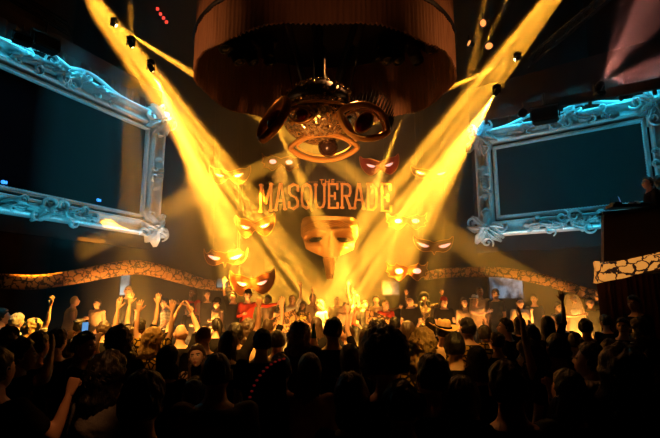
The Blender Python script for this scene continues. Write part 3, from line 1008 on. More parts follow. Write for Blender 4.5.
# ------------------------------------------------------------------ wavy cracked bands
def band(pts, hgt, th, name, m, lab, n=8):
    """pts (px, py_mid, Y, height_px)"""
    P = [at(p[0], p[1], p[2]) for p in pts]; Hs = [p[3] * p[2] / F for p in pts]
    # resample
    Q = []; HH = []
    for i in range(len(P) - 1):
        p0 = P[max(0, i - 1)]; p1 = P[i]; p2 = P[i + 1]; p3 = P[min(len(P) - 1, i + 2)]
        for k in range(n):
            t = k / n
            Q.append(.5 * (2 * p1 + (p2 - p0) * t + (2 * p0 - 5 * p1 + 4 * p2 - p3) * t * t + (3 * p1 - p0 - 3 * p2 + p3) * t ** 3)); HH.append(Hs[i] * (1 - t) + Hs[i + 1] * t)
    Q.append(P[-1]); HH.append(Hs[-1])
    vs = []; m_ = 8
    for i, q in enumerate(Q):
        t = (Q[min(i + 1, len(Q) - 1)] - Q[max(i - 1, 0)]); t.z = 0; t.normalize(); w = Vector((t.y, -t.x, 0))
        if w.y > 0: w = -w
        for j in range(m_):
            a = 2 * PI * j / m_ + PI / 8
            ca, sa = math.cos(a), math.sin(a)
            vs.append(q + w * (th * math.copysign(abs(ca) ** .6, ca)) + Vector((0, 0, HH[i] * .5 * math.copysign(abs(sa) ** .45, sa) * 1.05)))
    fs = []
    for i in range(len(Q) - 1):
        for j in range(m_): fs.append((i * m_ + j, i * m_ + (j + 1) % m_, (i + 1) * m_ + (j + 1) % m_, (i + 1) * m_ + j))
    fs.append(tuple(range(m_))); fs.append(tuple((len(Q) - 1) * m_ + j for j in range(m_))[::-1])
    b = MB(); b.add(vs, fs)
    o = b.build(name, m)
    tag(o, lab, 'fascia')
    return o
band([(-25, 280, 9.2, 16), (0, 281, 9.4, 15), (38, 282, 9.7, 14), (80, 276, 10.1, 14.5), (125, 268, 10.6, 14.5), (150, 269, 11.0, 13), (180, 277, 11.6, 12), (205, 284, 12.3, 10), (235, 287, 12.7, 9)], .3, .12, 'cracked_band', M_['cracked'],
     'wavy cream band with dark cracks curving over the left side of the stage')
band([(425, 276, 12.7, 8), (445, 273, 12.4, 9), (480, 272, 11.8, 10), (507, 273, 11.4, 10), (540, 279, 10.9, 11), (568, 287, 10.4, 11), (597, 296, 10.0, 12), (640, 300, 9.6, 12)], .3, .10, 'cracked_band', M_['cracked'],
     'dim wavy cracked band curving over the right side of the stage')

# ------------------------------------------------------------------ balcony with the booth
root = empty('balcony_booth', at(630, 250, 9.0 - 1.45))
tag(root, 'brown balcony booth with a glowing cracked fascia above a dark curtain', 'balcony')
o0 = root.location
def bl(pts, hgt, nm, m, dep=.12, closed_top=False):
    b = MB()
    n = len(pts); vs = []
    for (px, y0, y1, Y) in pts:
        a = at(px, y0, Y) - o0; c = at(px, y1, Y) - o0
        for q in (a, c): vs.append(q); 
        for q in (a, c): vs.append(q + Vector((.05, dep, 0)))
    fs = []
    for i in range(n - 1):
        a = i * 4; c = a + 4
        fs += [(a, c, c + 1, a + 1), (a + 2, a + 3, c + 3, c + 2), (a, a + 2, c + 2, c), (a + 1, c + 1, c + 3, a + 3)]
    fs += [(0, 1, 3, 2), ((n - 1) * 4, (n - 1) * 4 + 2, (n - 1) * 4 + 3, (n - 1) * 4 + 1)]
    b.add(vs, fs)
    return b.build(nm, m, root, smooth=False)
bl([(601, 213, 262, 8.15), (604, 212.5, 262, 7.75), (640, 209.5, 258, 7.45), (700, 204, 250, 7.05)], 0, 'parapet', M_['parapet'], .08)
bl([(600, 213, 215.5, 8.25), (603, 211.5, 214, 7.70), (640, 208.5, 211, 7.40), (700, 203, 205.5, 7.00)], 0, 'top_rail', M_['black'], .2)
# fascia
b = MB()
P = [(593, 263, 283, 8.45), (594.5, 261, 283, 7.95), (605, 262, 281.5, 7.70), (625, 260, 278, 7.55), (645, 255.5, 272, 7.40), (665, 251, 267, 7.25), (700, 246, 262, 7.00)]
vs = []
for (px, y0, y1, Y) in P:
    a = at(px, y0, Y) - o0; c = at(px, y1, Y) - o0
    for t in range(7):
        u = t / 6; bul = .08 * math.sin(PI * u)
        vs.append(a.lerp(c, u) + Vector((-bul * .3, -bul, 0)))
fs = [(i * 7 + j, (i + 1) * 7 + j, (i + 1) * 7 + j + 1, i * 7 + j + 1) for i in range(len(P) - 1) for j in range(6)]
b.add(vs, fs)
o = b.build('glowing_fascia', M_['crackedlit'], root, fix=False)
sm = o.modifiers.new('solid', 'SOLIDIFY'); sm.thickness = .06; sm.offset = 1
b = MB()
A = [at(595, 270, 8.05), at(605, 272, 7.75), at(645, 264, 7.45), at(700, 254, 7.05)]
z = .0
top = [Vector((p.x + .08, p.y + .12, 2.58)) - o0 for p in A] + [Vector((A[-1].x + .3, 9.6, 2.58)) - o0, Vector((A[0].x * 9.6 / 8.05 + .35, 9.6, 2.58)) - o0]
n = len(top)
b.add(top + [p - Vector((0, 0, .12)) for p in top], [tuple(range(n)), tuple(range(2 * n - 1, n - 1, -1))] + [(i, (i + 1) % n, n + (i + 1) % n, n + i) for i in range(n)])
b.build('balcony_deck', M_['parapet'], root, smooth=False)
# curtain under the balcony
b = MB(); n = 160; vs = []
A0, A1 = at(600, 300, 8.15), at(720, 300, 7.15)
for i in range(n + 1):
    p = A0.lerp(A1, i / n); w = .05 * math.sin(i * .8) + .02 * math.sin(i * .31)
    for z in (0, .8, 1.6, 2.42): vs.append((p.x + .02 * math.sin(i + z), p.y + w, z + .0))
b.add(vs, [(i * 4 + j, i * 4 + 4 + j, i * 4 + 5 + j, i * 4 + 1 + j) for i in range(n) for j in range(3)])
o = b.build('wine_curtain', M_['curtain'], fix=False)
tag(o, 'dark wine curtain hanging in folds beneath the balcony booth', 'curtain')
# deck gear on the booth
r = empty('mixing_deck', at(624, 206.5, 7.8)); r.scale = (.55, .7, .8); tag(r, 'black mixing deck with a small lit screen on the balcony booth', 'mixing deck')
b = MB(); b.box((0, 0, 0), (.95, .32, .07), bev=.01); b.box((-.30, -.05, .05), (.24, .22, .04)); b.lathe([(.001, .09), (.11, .09), (.11, .05)], 20, None, (.28, 0, 0))
b.build('console', M_['black'], r)
b = MB(); b.box((0, 0, 0), (.24, .02, .16), Matrix.Rotation(-.3, 4, 'X')); o = b.build('tilted_screen', M_['black'], r); o.location = (-.12, .02, .16); o.rotation_euler = (0, 0, .7)
b = MB(); b.box((0, -.013, 0), (.20, .004, .12), Matrix.Rotation(-.3, 4, 'X')); o2 = b.build('display', mat('dim violet display', (.10, .12, .3), .3, 0, .5, 20, emit=.5), o)
b = MB(); b.tube([(-.42, 0, .03), (-.40, 0, .22), (-.30, 0, .27)], .008, n=6); b.sphere((-.29, 0, .27), .018, nu=8, nv=6); b.build('desk_lamp', M_['black'], r)

# ------------------------------------------------------------------ small lit displays on the back
def display(px, py, Y, w, h, col, em, lab, pat=3.0):
    r = empty('wall_display', at(px, py, Y)); tag(r, lab, 'display')
    b = MB(); b.box((0, .03, 0), (w + .06, .06, h + .06)); b.build('casing', M_['black'], r, smooth=False)
    m, nt, bs = new_mat('display picture'); N, L = nt.nodes, nt.links
    tc = N.new('ShaderNodeTexCoord'); nz = N.new('ShaderNodeTexNoise'); nz.inputs['Scale'].default_value = pat; nz.inputs['Detail'].default_value = 6
    L.new(tc.outputs['Object'], nz.inputs[0]); cr = N.new('ShaderNodeValToRGB'); cr.color_ramp.elements[0].position = .42; cr.color_ramp.elements[1].position = .60
    cr.color_ramp.elements[0].color = (*[c * .12 for c in col], 1); cr.color_ramp.elements[1].color = (*col, 1)
    L.new(nz.outputs[0], cr.inputs[0]); L.new(cr.outputs[0], bs.inputs['Emission Color']); bs.inputs['Emission Strength'].default_value = em
    bs.inputs['Base Color'].default_value = (.01, .01, .01, 1)
    b = MB(); b.box((0, -.006, 0), (w, .012, h)); b.build('picture', m, r, smooth=False)
display(125, 285, 11.6, .22, .50, (.55, .80, .85), .8, 'upright pale display below the left band', 1.2)
display(222, 283, 11.9, .25, .22, (.45, .55, .55), .5, 'small grey display behind the crowned mask', 2)
display(391, 288, 12.2, .42, .34, (.35, .38, .36), .5, 'small grey display beneath the lowest mask on the right', 2.5)
display(506, 286, 11.8, .85, .62, (.38, .52, .68), .55, 'wide bluish display with a blurry picture below the right band', 4)

# ------------------------------------------------------------------ cracked panels of the performers' counter
def counter(pxa, pxb, ya0, ya1, yb0, yb1, Ya, Yb, lab):
    b = MB()
    vs = [at(pxa, ya0, Ya), at(pxa, ya1, Ya), at(pxb, yb1, Yb), at(pxb, yb0, Yb)]
    vs += [v + Vector((0, .25, 0)) for v in vs]
    b.add(vs, [(0, 1, 2, 3), (7, 6, 5, 4), (0, 3, 7, 4), (1, 5, 6, 2), (0, 4, 5, 1), (3, 2, 6, 7)])
    o = b.build('stage_counter', M_['cracked'], smooth=False); tag(o, lab, 'counter', 'cracked counters at the stage front')
counter(268, 295, 320, 335, 309, 331, 9.4, 9.7, 'slanting cracked-patterned counter at the stage front, left of the centre')
counter(366, 400, 309, 323, 321, 336, 9.7, 9.4, 'slanting cracked-patterned counter at the stage front, right of the centre')

# ------------------------------------------------------------------ haze and room lights
m, nt, bs = new_mat('stage haze'); nt.nodes.remove(bs)
vsn = nt.nodes.new('ShaderNodeVolumeScatter'); vsn.inputs['Density'].default_value = .05; vsn.inputs['Anisotropy'].default_value = .0
vsn.inputs['Color'].default_value = (.98, .95, .9, 1)
nt.links.new(vsn.outputs[0], nt.nodes['Material Output'].inputs['Volume'])
b = MB(); b.box((.7, 10.3, 6.27), (12.2, 5.1, 12.5))
o = b.build('stage_haze', m, smooth=False)
tag(o, 'thin smoke haze hanging in the air over the stage', 'haze', kind='stuff')

CY = (.13, .72, 1.0)
# cyan spots added just in front of the frames to light them, without lamp bodies
def washes(c, yaw, W, H, pw, col):
    u = Vector((math.cos(yaw), math.sin(yaw), 0)); n = Vector((-math.sin(yaw), math.cos(yaw), 0)); z = Vector((0, 0, 1))
    for x in W:
        p = c + u * x - n * .55 + z * (H / 2 + .90)
        spot('frame_wash', p, c + u * x + z * (H / 2 - .5), 110, pw, col, .9, .3, 0, False)
        p = c + u * x - n * .8 - z * (H / 2 + 1.0)
        spot('frame_wash', p, c + u * x - z * (H / 2 - .6), 110, pw * .36, col, .9, .3, 0, False)
washes(LC, LYAW, (-2.4, -1.5, -.6, .3, 1.2, 1.9), 2.1, 78, (.04, .60, .88))
washes(RC, RYAW, (-1.7, -1.0, -.3, .4, 1.1, 1.8), 1.64, 70, (.025, .58, .86))
# unseen amber spots added to brighten the drum and sculpture
spot('drum_wash', (-.5, 4.6, 2.9), (-.1, 6.9, 4.1), 40, 1000, (1, .42, .14), .9, .1, 0, False)
spot('drum_wash', (-3.6, 4.9, 5.4), (-.6, 7.0, 5.9), 50, 85, (1, .42, .14), .9, .1, 0, False)
spot('drum_wash', (3.6, 4.9, 5.4), (.6, 7.0, 5.9), 50, 85, (1, .42, .14), .9, .1, 0, False)
spot('drum_wash', (0, 2.2, 3.4), (0, 5.3, 6.2), 34, 45, (1, .40, .16), .9, .1, 0, False)
spot('rim_light', (.3, 7.3, 6.2), (0, 3.2, 1.4), 62, 170, (1, .36, .10), .8, .1, 0, False)  # weak unseen spot added to edge the nearest heads and shoulders
# amber fill lamps added at the stage front to light the performers
for x, pw in ((-4.4, 620), (-2.7, 380), (-.9, 300), (.9, 300), (2.6, 180), (4.2, 250), (5.3, 220)):
    f_ = empty('added_footlight', (x, 9.35, .0)); tag(f_, 'unseen black lamp added before the stage to light the performers', 'added_footlight', 'added fill lamps before the stage')
    b = MB(); b.lathe([(.001, .62), (.07, .63), (.10, .80), (.085, .80), (.06, .72), (.001, .70)], 16); b.tube([(0, 0, 0), (0, 0, .64)], .02, n=8); b.lathe([(.001, 0), (.14, 0), (.14, .02), (.001, .03)], 16)
    b.build('added_stand', M_['black'], f_)
    spot('foot_fill', (x, 9.35, .84), (x * .97, 10.5, 2.0), 110, pw, (1, .40, .07), .8, .05, 0, False)
spot('face_light', (-1.3, 8.6, 3.0), gm.location + Vector((0, 0, -.1)), 18, 330, (1, .45, .08), .6, .05, 0, False)  # this spot and the next are added to brighten the golden face
spot('face_light', (.9, 8.8, 6.8), gm.location, 18, 900, (1, .45, .08), .6, .05, 0, False)
spot('side_wash', (-2.6, 7.2, 4.6), (-4.1, 6.8, 1.4), 44, 3200, (1, .46, .05), .8, .08, 0, False)  # spot added to brighten the dancers at the far left
spot('console_fill', at(628, 203, 7.7), at(645, 186, 7.9), 70, 1.6, (1, .45, .3), .8, .03, 0, False)  # small spot added to lift the man at the mixing deck
spot('side_wash', (-5.8, 8.6, 3.3), (-5.6, 10.2, 2.6), 100, 45, (1, .45, .06), .8, .1, 0, False)
w = bpy.data.worlds.new('world'); scene.world = w; w.use_nodes = True
w.node_tree.nodes['Background'].inputs[0].default_value = (0, 0, 0, 1)
# ------------------------------------------------------------------ people
def remesh(mb, voxel, smooth=3, fac=.5):
    me = bpy.data.meshes.new('tmp'); me.from_pydata([tuple(v) for v in mb.v], [], mb.f)
    bm = bmesh.new(); bm.from_mesh(me); bmesh.ops.recalc_face_normals(bm, faces=bm.faces[:]); bm.to_mesh(me); bm.free()
    o = bpy.data.objects.new('tmp', me); COL.objects.link(o)
    m = o.modifiers.new('r', 'REMESH'); m.mode = 'VOXEL'; m.voxel_size = voxel
    if smooth:
        s = o.modifiers.new('s', 'SMOOTH'); s.factor = fac; s.iterations = smooth
    bpy.context.view_layer.update()
    dg = bpy.context.evaluated_depsgraph_get()
    e = o.evaluated_get(dg); em = e.to_mesh()
    V = np.empty(len(em.vertices) * 3, dtype=np.float32); em.vertices.foreach_get('co', V)
    Fc = [tuple(p.vertices) for p in em.polygons]
    e.to_mesh_clear(); bpy.data.objects.remove(o); bpy.data.meshes.remove(me)
    return V.reshape(-1, 3), Fc


def xf(V, M):
    A = np.array(M)
    return V @ A[:3, :3].T + A[:3, 3]


def make_mesh(name, pieces, mats, parent, smooth=True):
    """pieces: (verts array, faces, material index or list)"""
    VV = []; FF = []; MI = []; off = 0
    for V, Fc, mi in pieces:
        V = np.asarray(V); VV.append(V)
        FF += [tuple(i + off for i in f) for f in Fc]
        MI += list(mi) if hasattr(mi, '__len__') else [mi] * len(Fc)
        off += len(V)
    me = bpy.data.meshes.new(name)
    me.from_pydata(np.concatenate(VV).tolist(), [], FF)
    for m in mats: me.materials.append(m)
    me.polygons.foreach_set('material_index', MI)
    me.polygons.foreach_set('use_smooth', [smooth] * len(FF))
    me.update()
    return link_mesh(name, me, parent)


def gs(x, s): return math.exp(-(x / s) ** 2)


def head_template(sex, nu=44, nv=34):
    """head, centre at the origin, face towards +y, crown at z=.12, chin at -.115"""
    vs = []; fs = []; mi = []
    sx = .076 if sex == 'm' else .072
    for j in range(nv + 1):
        th = PI * j / nv
        for i in range(nu):
            ph = 2 * PI * i / nu
            dx, dy, dz = math.sin(th) * math.cos(ph), math.sin(th) * math.sin(ph), math.cos(th)
            x = dx * sx; y = dy * .094; z = dz * .118
            low = max(0, -dz)
            front = max(0, dy)
            x *= 1 - .30 * low ** 1.3 * (.5 + .5 * front) + .03 * gs(dz - .1, .3)
            if dy > 0: y *= 1 - .10 * gs(dx, .5) * (1 - low) ; 
            if dy < 0: y *= 1 + .06 * gs(dz - .25, .4) - .38 * low ** 1.5
            if dy > 0 and dz < -.3: y += .008 * gs(dx, .4)
            # features on the front
            if dy > .2:
                y += .026 * gs(x, .011 + .008 * min(1, max(0, (.02 - z) / .05))) * gs(z + .018, .017) + .012 * gs(x, .010) * gs(z - .005, .022)   # nose
                y -= .010 * (gs(abs(x) - .031, .014) * gs(z - .012, .012))          # sockets
                y += .006 * gs(abs(x) - .03, .02) * gs(z - .032, .008)            # brows
                y += .006 * gs(abs(x) - .040, .016) * gs(z + .018, .016)            # cheeks
                y += .0075 * gs(x, .020) * (gs(z + .052, .006) + gs(z + .064, .0065))   # lips
                y -= .004 * gs(x, .020) * gs(z + .058, .0035)
                y += .008 * gs(x, .018) * gs(z + .092, .014)                      # chin
            vs.append((x, y, z))
    for j in range(nv):
        for i in range(nu):
            a = j * nu + i; b_ = j * nu + (i + 1) % nu
            f = (a, a + nu, b_ + nu, b_)
            c = [sum(vs[k][q] for k in f) / 4 for q in range(3)]
            m = 0
            if c[1] > .05 and abs(c[0]) < .024 * (1 - abs(c[2] + .058) / .02) and abs(c[2] + .058) < .012: m = 2
            if c[1] > .05 and abs(abs(c[0]) - .030) < .018 and abs(c[2] - .031 + .15 * abs(abs(c[0]) - .026)) < .0045: m = 3
            fs.append(f); mi.append(m)
    pieces = [(np.array(vs), fs, mi)]
    for sg in (-1, 1):
        e = MB(); e.sphere((sg * .031, .076, .012), (.0145, .011, .0085), nu=12, nv=8)
        pieces.append((np.array([tuple(v) for v in e.v]), e.f, 1))
        e = MB(); e.sphere((sg * .031, .0855, .012), (.0058, .003, .0062), nu=8, nv=6)
        pieces.append((np.array([tuple(v) for v in e.v]), e.f, 3))
        e = MB()
        M = Matrix.Rotation(sg * -.35, 4, 'Z') @ Matrix.Rotation(.15, 4, 'X')
        e.sphere((sg * (sx + .004), -.008, -.002), (.009, .020, .033), M, 12, 10)
        e.tube([(sg * (sx + .012), -.008 + .015 * math.cos(t), -.002 + .026 * math.sin(t)) for t in [.4 + 4.6 * q / 12 for q in range(13)]], .0045, n=6)
        pieces.append((np.array([tuple(v) for v in e.v]), e.f, 0))
    return pieces


HEADS = {'m': head_template('m'), 'f': head_template('f')}


def hand_template(pose):
    b = MB()
    # palm
    rings = [(-.012, .025, .019), (.01, .029, .018), (.04, .038, .016), (.07, .042, .0145), (.088, .040, .012), (.094, .034, .008)]
    vs = []; fs = []; n = 14
    for z, rx, ry in rings:
        for k in range(n):
            a = 2 * PI * k / n; vs.append((rx * math.cos(a), ry * math.sin(a), z))
    for i in range(len(rings) - 1):
        for k in range(n): fs.append((i * n + k, i * n + (k + 1) % n, (i + 1) * n + (k + 1) % n, (i + 1) * n + k))
    fs.append(tuple(range(n))[::-1]); fs.append(tuple((len(rings) - 1) * n + k for k in range(n)))
    b.add(vs, fs)
    bends = {'open': (6, 8, 6), 'relaxed': (28, 30, 20), 'fist': (82, 92, 60), 'point': (82, 92, 60), 'grip': (55, 60, 45)}[pose]
    for q, (x, L, r) in enumerate(((-.031, .060, .0078), (-.0105, .074, .0088), (.0105, .082, .0092), (.031, .074, .0090))):
        bd = bends
        if pose == 'point' and q in (3, 0 if q == 0 else 3): bd = (5, 6, 5)
        sp = {'open': .20, 'relaxed': .06}.get(pose, 0) * (x / .031)
        p = Vector((x, 0, .082 - .008 * abs(x / .031))); pts = [p - Vector((0, 0, .02)), p.copy()]; ang = 0
        for sgm, bend in zip((.46, .30, .24), bd):
            ang += R(bend)
            d = Vector((math.sin(sp) * math.cos(ang), math.sin(ang), math.cos(ang) * math.cos(sp)))
            p = p + d * L * sgm; pts.append(p.copy())
        b.tube(pts, [r, r * 1.05, r * 1.0, r * .92, r * .72], n=8)
        b.sphere(pts[-1], r * .74, nu=8, nv=6)
        for w_, k in zip((1.06, 1.02, .94), (1, 2, 3)): b.sphere(pts[k], r * w_, nu=8, nv=6)
    if pose in ('fist', 'point', 'grip'): pts = [(.026, .006, .018), (.040, .022, .045), (.026, .040, .066), (.004, .046, .076)]
    elif pose == 'open': pts = [(.020, .003, .012), (.040, .010, .035), (.063, .016, .058), (.078, .018, .080)]
    else: pts = [(.020, .003, .012), (.038, .016, .036), (.046, .026, .062), (.048, .034, .086)]
    b.tube(pts, [.0135, .0125, .0108, .008], n=8)
    for p_, r_ in zip(pts[1:], (.0125, .0108, .0085)): b.sphere(p_, r_, nu=8, nv=6)
    return remesh(b, .0042, 2, .4)


HANDS = {k: hand_template(k) for k in ('open', 'relaxed', 'fist', 'point', 'grip')}

POSE = {  # upper arm, forearm for the side at +x, hand, palm normal hint
    'down': ((.16, .02, -1), (.05, .28, -1), 'relaxed'),
    'hold': ((.22, .12, -1), (-.35, .9, .25), 'grip'),
    'low': ((.2, -.05, -1), (-.2, .6, -.6), 'relaxed'),
    'up': ((.28, .22, 1), (-.02, .12, 1), 'open'),
    'upfist': ((.35, .3, .8), (0, .15, 1), 'fist'),
    'upbent': ((.75, .45, -.15), (.05, .25, 1), 'fist'),
    'wave': ((.8, .25, .2), (.1, .3, 1), 'open'),
    'point': ((.35, .4, .9), (-.05, .35, 1), 'point'),
    'out': ((1, .25, -.15), (1, .35, .22), 'open'),
    'head': ((.75, .55, .25), (-.75, .15, .65), 'open'),
    'clap': ((.10, .60, .75), (-.42, .15, .95), 'open'),
    'phone': ((.18, .85, -.15), (-.25, .55, .80), 'grip'),
    'chin': ((.1, .55, -.85), (-.25, .35, .95), 'fist'),
    'behind': ((.7, .1, .75), (-.75, -.15, .35), 'relaxed'),
}


def limb(b, p0, p1, r0, r1, bulge=.0, n=10, st=5):
    p0, p1 = Vector(p0), Vector(p1)
    pts = []; rad = []
    for i in range(st + 1):
        t = i / st
        pts.append(p0.lerp(p1, t)); rad.append(r0 * (1 - t) + r1 * t + bulge * math.sin(PI * min(1, t * 1.25)) )
    b.tube(pts, rad, n=n)
    b.sphere(p0, rad[0], nu=n, nv=6); b.sphere(p1, rad[-1], nu=n, nv=6)


def torso(b, T, sex, grow=0.0, z0=.84, z1=9):
    if sex == 'm': rings = [(.83, .10, .09), (.88, .160, .115), (.95, .168, .12), (1.04, .152, .108), (1.13, .150, .106), (1.22, .163, .116), (1.31, .178, .122), (1.38, .180, .110), (1.425, .135, .085), (1.455, .072, .064), (1.50, .059, .059), (1.56, .057, .060)]
    else: rings = [(.83, .10, .09), (.88, .165, .12), (.95, .172, .122), (1.04, .136, .100), (1.12, .122, .092), (1.20, .132, .104), (1.28, .150, .122), (1.36, .155, .100), (1.415, .115, .076), (1.45, .058, .054), (1.50, .050, .050), (1.56, .048, .052)]
    rings = [r for r in rings if z0 <= r[0] <= z1]
    n = 20; vs = []; fs = []
    for z, rx, ry in rings:
        for k in range(n):
            a = 2 * PI * k / n
            ca, sa = math.cos(a), math.sin(a)
            yb = -.012 * gs(z - 1.3, .12) if sa < 0 else 0
            vs.append(T(Vector(((rx + grow) * math.copysign(abs(ca) ** .9, ca), (ry + grow) * sa + yb + .012 * gs(z - .92, .06) * (-1 if sa < 0 else 0), z))))
    for i in range(len(rings) - 1):
        for k in range(n): fs.append((i * n + k, i * n + (k + 1) % n, (i + 1) * n + (k + 1) % n, (i + 1) * n + k))
    fs.append(tuple(range(n))[::-1]); fs.append(tuple((len(rings) - 1) * n + k for k in range(n)))
    b.add(vs, fs)


# hair: made on the sphere of directions around the head
def hair_piece(kind, seed, sex):
    rng = random.Random(seed)
    nu, nv = 56, 30
    o1, o2, o3 = [rng.uniform(-9, 9) for _ in range(3)]
    vs = []; fs = []
    thick = {'short': .017, 'crop': .006, 'long': .018, 'curly': .042, 'bushy': .055, 'afro': .055, 'bob': .026, 'bun': .012, 'pony': .012}[kind]
    fall = {'long': .34, 'bushy': .24, 'bob': .12, 'curly': .17, 'pony': .05, 'bun': .03}.get(kind, .02)
    rows = nv + 10
    for j in range(rows + 1):
        t = j / rows
        th = min(t * rows / nv, 1.0) * PI * .72
        for i in range(nu):
            ph = 2 * PI * i / nu
            dx, dy, dz = math.sin(th) * math.cos(ph), math.sin(th) * math.sin(ph), math.cos(th)
            # skull surface
            base = Vector((dx * .076, dy * .094 * (1.06 if dy < 0 else .95), dz * .118))
            nz = noise.noise(Vector((dx * 3 + o1, dy * 3 + o2, dz * 3 + o3)))
            amp = {'curly': .020, 'bushy': .020, 'afro': .012, 'short': .011, 'crop': .001}.get(kind, .006)
            fine = noise.noise(Vector((math.cos(ph) * 14 + o2, math.sin(ph) * 14 + o1, dz * (10 if kind in ('curly', 'bushy', 'afro') else 2.0))))
            d = thick * (1 + .35 * max(0, dz)) + nz * amp + fine * (.014 if kind in ('curly', 'bushy', 'afro') else .007)
            # the face opening: hair sinks under the skin there
            face = dy - (.34 if dz > 0 else .12) - max(0, dz - .30) * 1.45
            if kind in ('short', 'crop', 'afro'): face = dy - .16 - max(0, dz - .18) * 1.35
            k = 1 / (1 + math.exp(-face * 26))
            d = d * (1 - k) - .020 * k
            if kind in ('short', 'crop', 'bun', 'pony', 'afro'):
                nape = -.42 - dz + (.2 if abs(dx) > .6 and dy > -.2 else 0)
                k2 = 1 / (1 + math.exp(-nape * 26)); d = d * (1 - k2) - .022 * k2
            nrm = Vector((dx, dy, dz))
            p = base + nrm * d
            # hanging length
            if j > nv * .72 and kind not in ('short', 'crop', 'bun', 'pony', 'afro'):
                s = (j - nv * .72) / (rows - nv * .72)
                back = 1 if dy < .25 else max(0, 1 - (dy - .25) * 5)
                side = Vector((dx, dy, 0)); side = side.normalized() if side.length > 1e-3 else Vector((0, -1, 0))
                f_ = fall * back * (1 + .12 * noise.noise(Vector((math.cos(ph) * 5 + o1, math.sin(ph) * 5, o3))))
                r0 = Vector((.070 + thick * .8, .080 + thick, 0))
                wide = 1 + (.35 if kind in ('bushy', 'curly') else .18) * math.sin(PI * min(1, s * .9)) - .25 * s * s
                q = Vector((side.x * r0.x * wide, side.y * r0.y * wide - .015 * s, -.045 - f_ * s))
                q += side * (fine * .02 * (1 + s) + nz * amp)
                if back <= 0: q = Vector((side.x * .05, side.y * .06, -.06))
                kk = min(1, s * 4)
                p = p.lerp(q, kk)
            vs.append(p)
    for j in range(rows):
        for i in range(nu): fs.append((j * nu + i, (j + 1) * nu + i, (j + 1) * nu + (i + 1) % nu, j * nu + (i + 1) % nu))
    fs.append(tuple(rows * nu + i for i in range(nu)))
    b = MB(); b.add(vs, fs)
    if kind == 'bun':
        b.sphere((0, -.085, .085), (.045, .042, .04), nu=16, nv=10)
        b.tube([(.04 * math.cos(t), -.085 + .04 * math.sin(t), .088 + .012 * math.sin(t * 2)) for t in [2 * PI * q / 16 for q in range(16)]], .014, n=6, closed=True)
    if kind == 'pony':
        b.tube([(0, -.10, .06), (0, -.14, .05), (.01, -.16, -.03), (.0, -.15, -.12), (.005, -.14, -.22)], [.02, .03, .034, .028, .006], n=10)
    if kind in ('curly', 'bushy'):
        for q in range(70):
            a = rng.uniform(0, 2 * PI); dzz = rng.uniform(-.9, .95)
            rr = math.sqrt(1 - dzz * dzz); dx, dy = rr * math.cos(a), rr * math.sin(a)
            if dy > .35 and dzz < .5: continue
            w = 1 + thick / .09
            c = Vector((dx * .078 * w, dy * .092 * w - .01, dzz * .11 * w - (fall * .4 if dzz < 0 else 0)))
            r_ = rng.uniform(.008, .014)
            pts = [c + Vector((r_ * 1.4 * math.cos(s * 1.3 + a), r_ * 1.4 * math.sin(s * 1.3 + a), -s * .009)) for s in range(7)]
            b.tube(pts, [r_ * .5] * 6 + [r_ * .2], n=5)
    return b


SKIN = {
    'light': mat('fair skin', (.72, .42, .28), .5, 0, .06, 12),
    'tan': mat('tanned skin', (.52, .28, .17), .5, 0, .06, 12),
    'brown': mat('brown skin', (.24, .12, .07), .45, 0, .08, 12),
}
EYEW = mat('eye white', (.8, .78, .74), .2); DARK = mat('dark iris and brow', (.02, .012, .01), .4)
LIP = mat('lips', (.42, .12, .10), .4)
HAIR = {
    'black': mat('black hair', (.012, .009, .008), .45, 0, .4, 20, .4, stretch=(1, 1, .2)),
    'brown': mat('dark brown hair', (.045, .024, .012), .45, 0, .4, 20, .4, stretch=(1, 1, .2)),
    'blond': mat('blond hair', (.50, .32, .12), .45, 0, .35, 20, .4, stretch=(1, 1, .2)),
    'grey': mat('grey hair', (.38, .34, .30), .5, 0, .3, 20, .4, stretch=(1, 1, .2)),
}
def shirt_mat(name, c, pattern=None):
    m = mat(name, c, .85, 0, .18, 14, .25)
    if pattern:
        nt = m.node_tree; N, L = nt.nodes, nt.links; b = N['Principled BSDF']
        tc = N.new('ShaderNodeTexCoord')
        if pattern == 'stripe':
            t = N.new('ShaderNodeTexWave'); t.inputs['Scale'].default_value = 9; t.bands_direction = 'Z'; out = t.outputs['Fac']
        else:
            t = N.new('ShaderNodeTexVoronoi'); t.inputs['Scale'].default_value = 16; t.feature = 'DISTANCE_TO_EDGE'; out = t.outputs['Distance']
        L.new(tc.outputs['Object'], t.inputs['Vector'])
        r = N.new('ShaderNodeValToRGB'); r.color_ramp.elements[0].position = .10 if pattern != 'stripe' else .45
        r.color_ramp.elements[1].position = .16 if pattern != 'stripe' else .55
        r.color_ramp.elements[0].color = (.02, .015, .01, 1); r.color_ramp.elements[1].color = (*c, 1)
        L.new(out, r.inputs[0]); L.new(r.outputs[0], b.inputs['Base Color'])
    return m
CLOTH = {
    'black': shirt_mat('black cotton', (.012, .011, .012)),
    'navy': shirt_mat('navy cotton', (.03, .035, .06)),
    'grey': shirt_mat('grey cotton', (.20, .19, .19)),
    'white': shirt_mat('white cotton', (.68, .65, .60)),
    'tan': shirt_mat('tan cloth', (.50, .34, .20)),
    'red': shirt_mat('red cloth', (.42, .035, .02)),
    'yellow': shirt_mat('yellow patterned cloth', (.62, .40, .06), 'net'),
    'stripe': shirt_mat('striped cloth', (.66, .60, .52), 'stripe'),
    'lace': shirt_mat('patterned shirt', (.40, .26, .18), 'net'),
    'trouser': shirt_mat('dark trousers', (.02, .02, .025)),
}
STRAW = mat('straw', (.66, .44, .20), .8, 0, .3, 30, .4)
WHITEHAT = mat('off white felt', (.72, .66, .55), .8, 0, .1, 20)
FRAMEG = mat('spectacle frame', (.02, .02, .02), .25)
LENSG = mat('smoked spectacle lens', (.02, .02, .025), .1)
SHOE = mat('black shoe leather', (.015, .014, .013), .35)

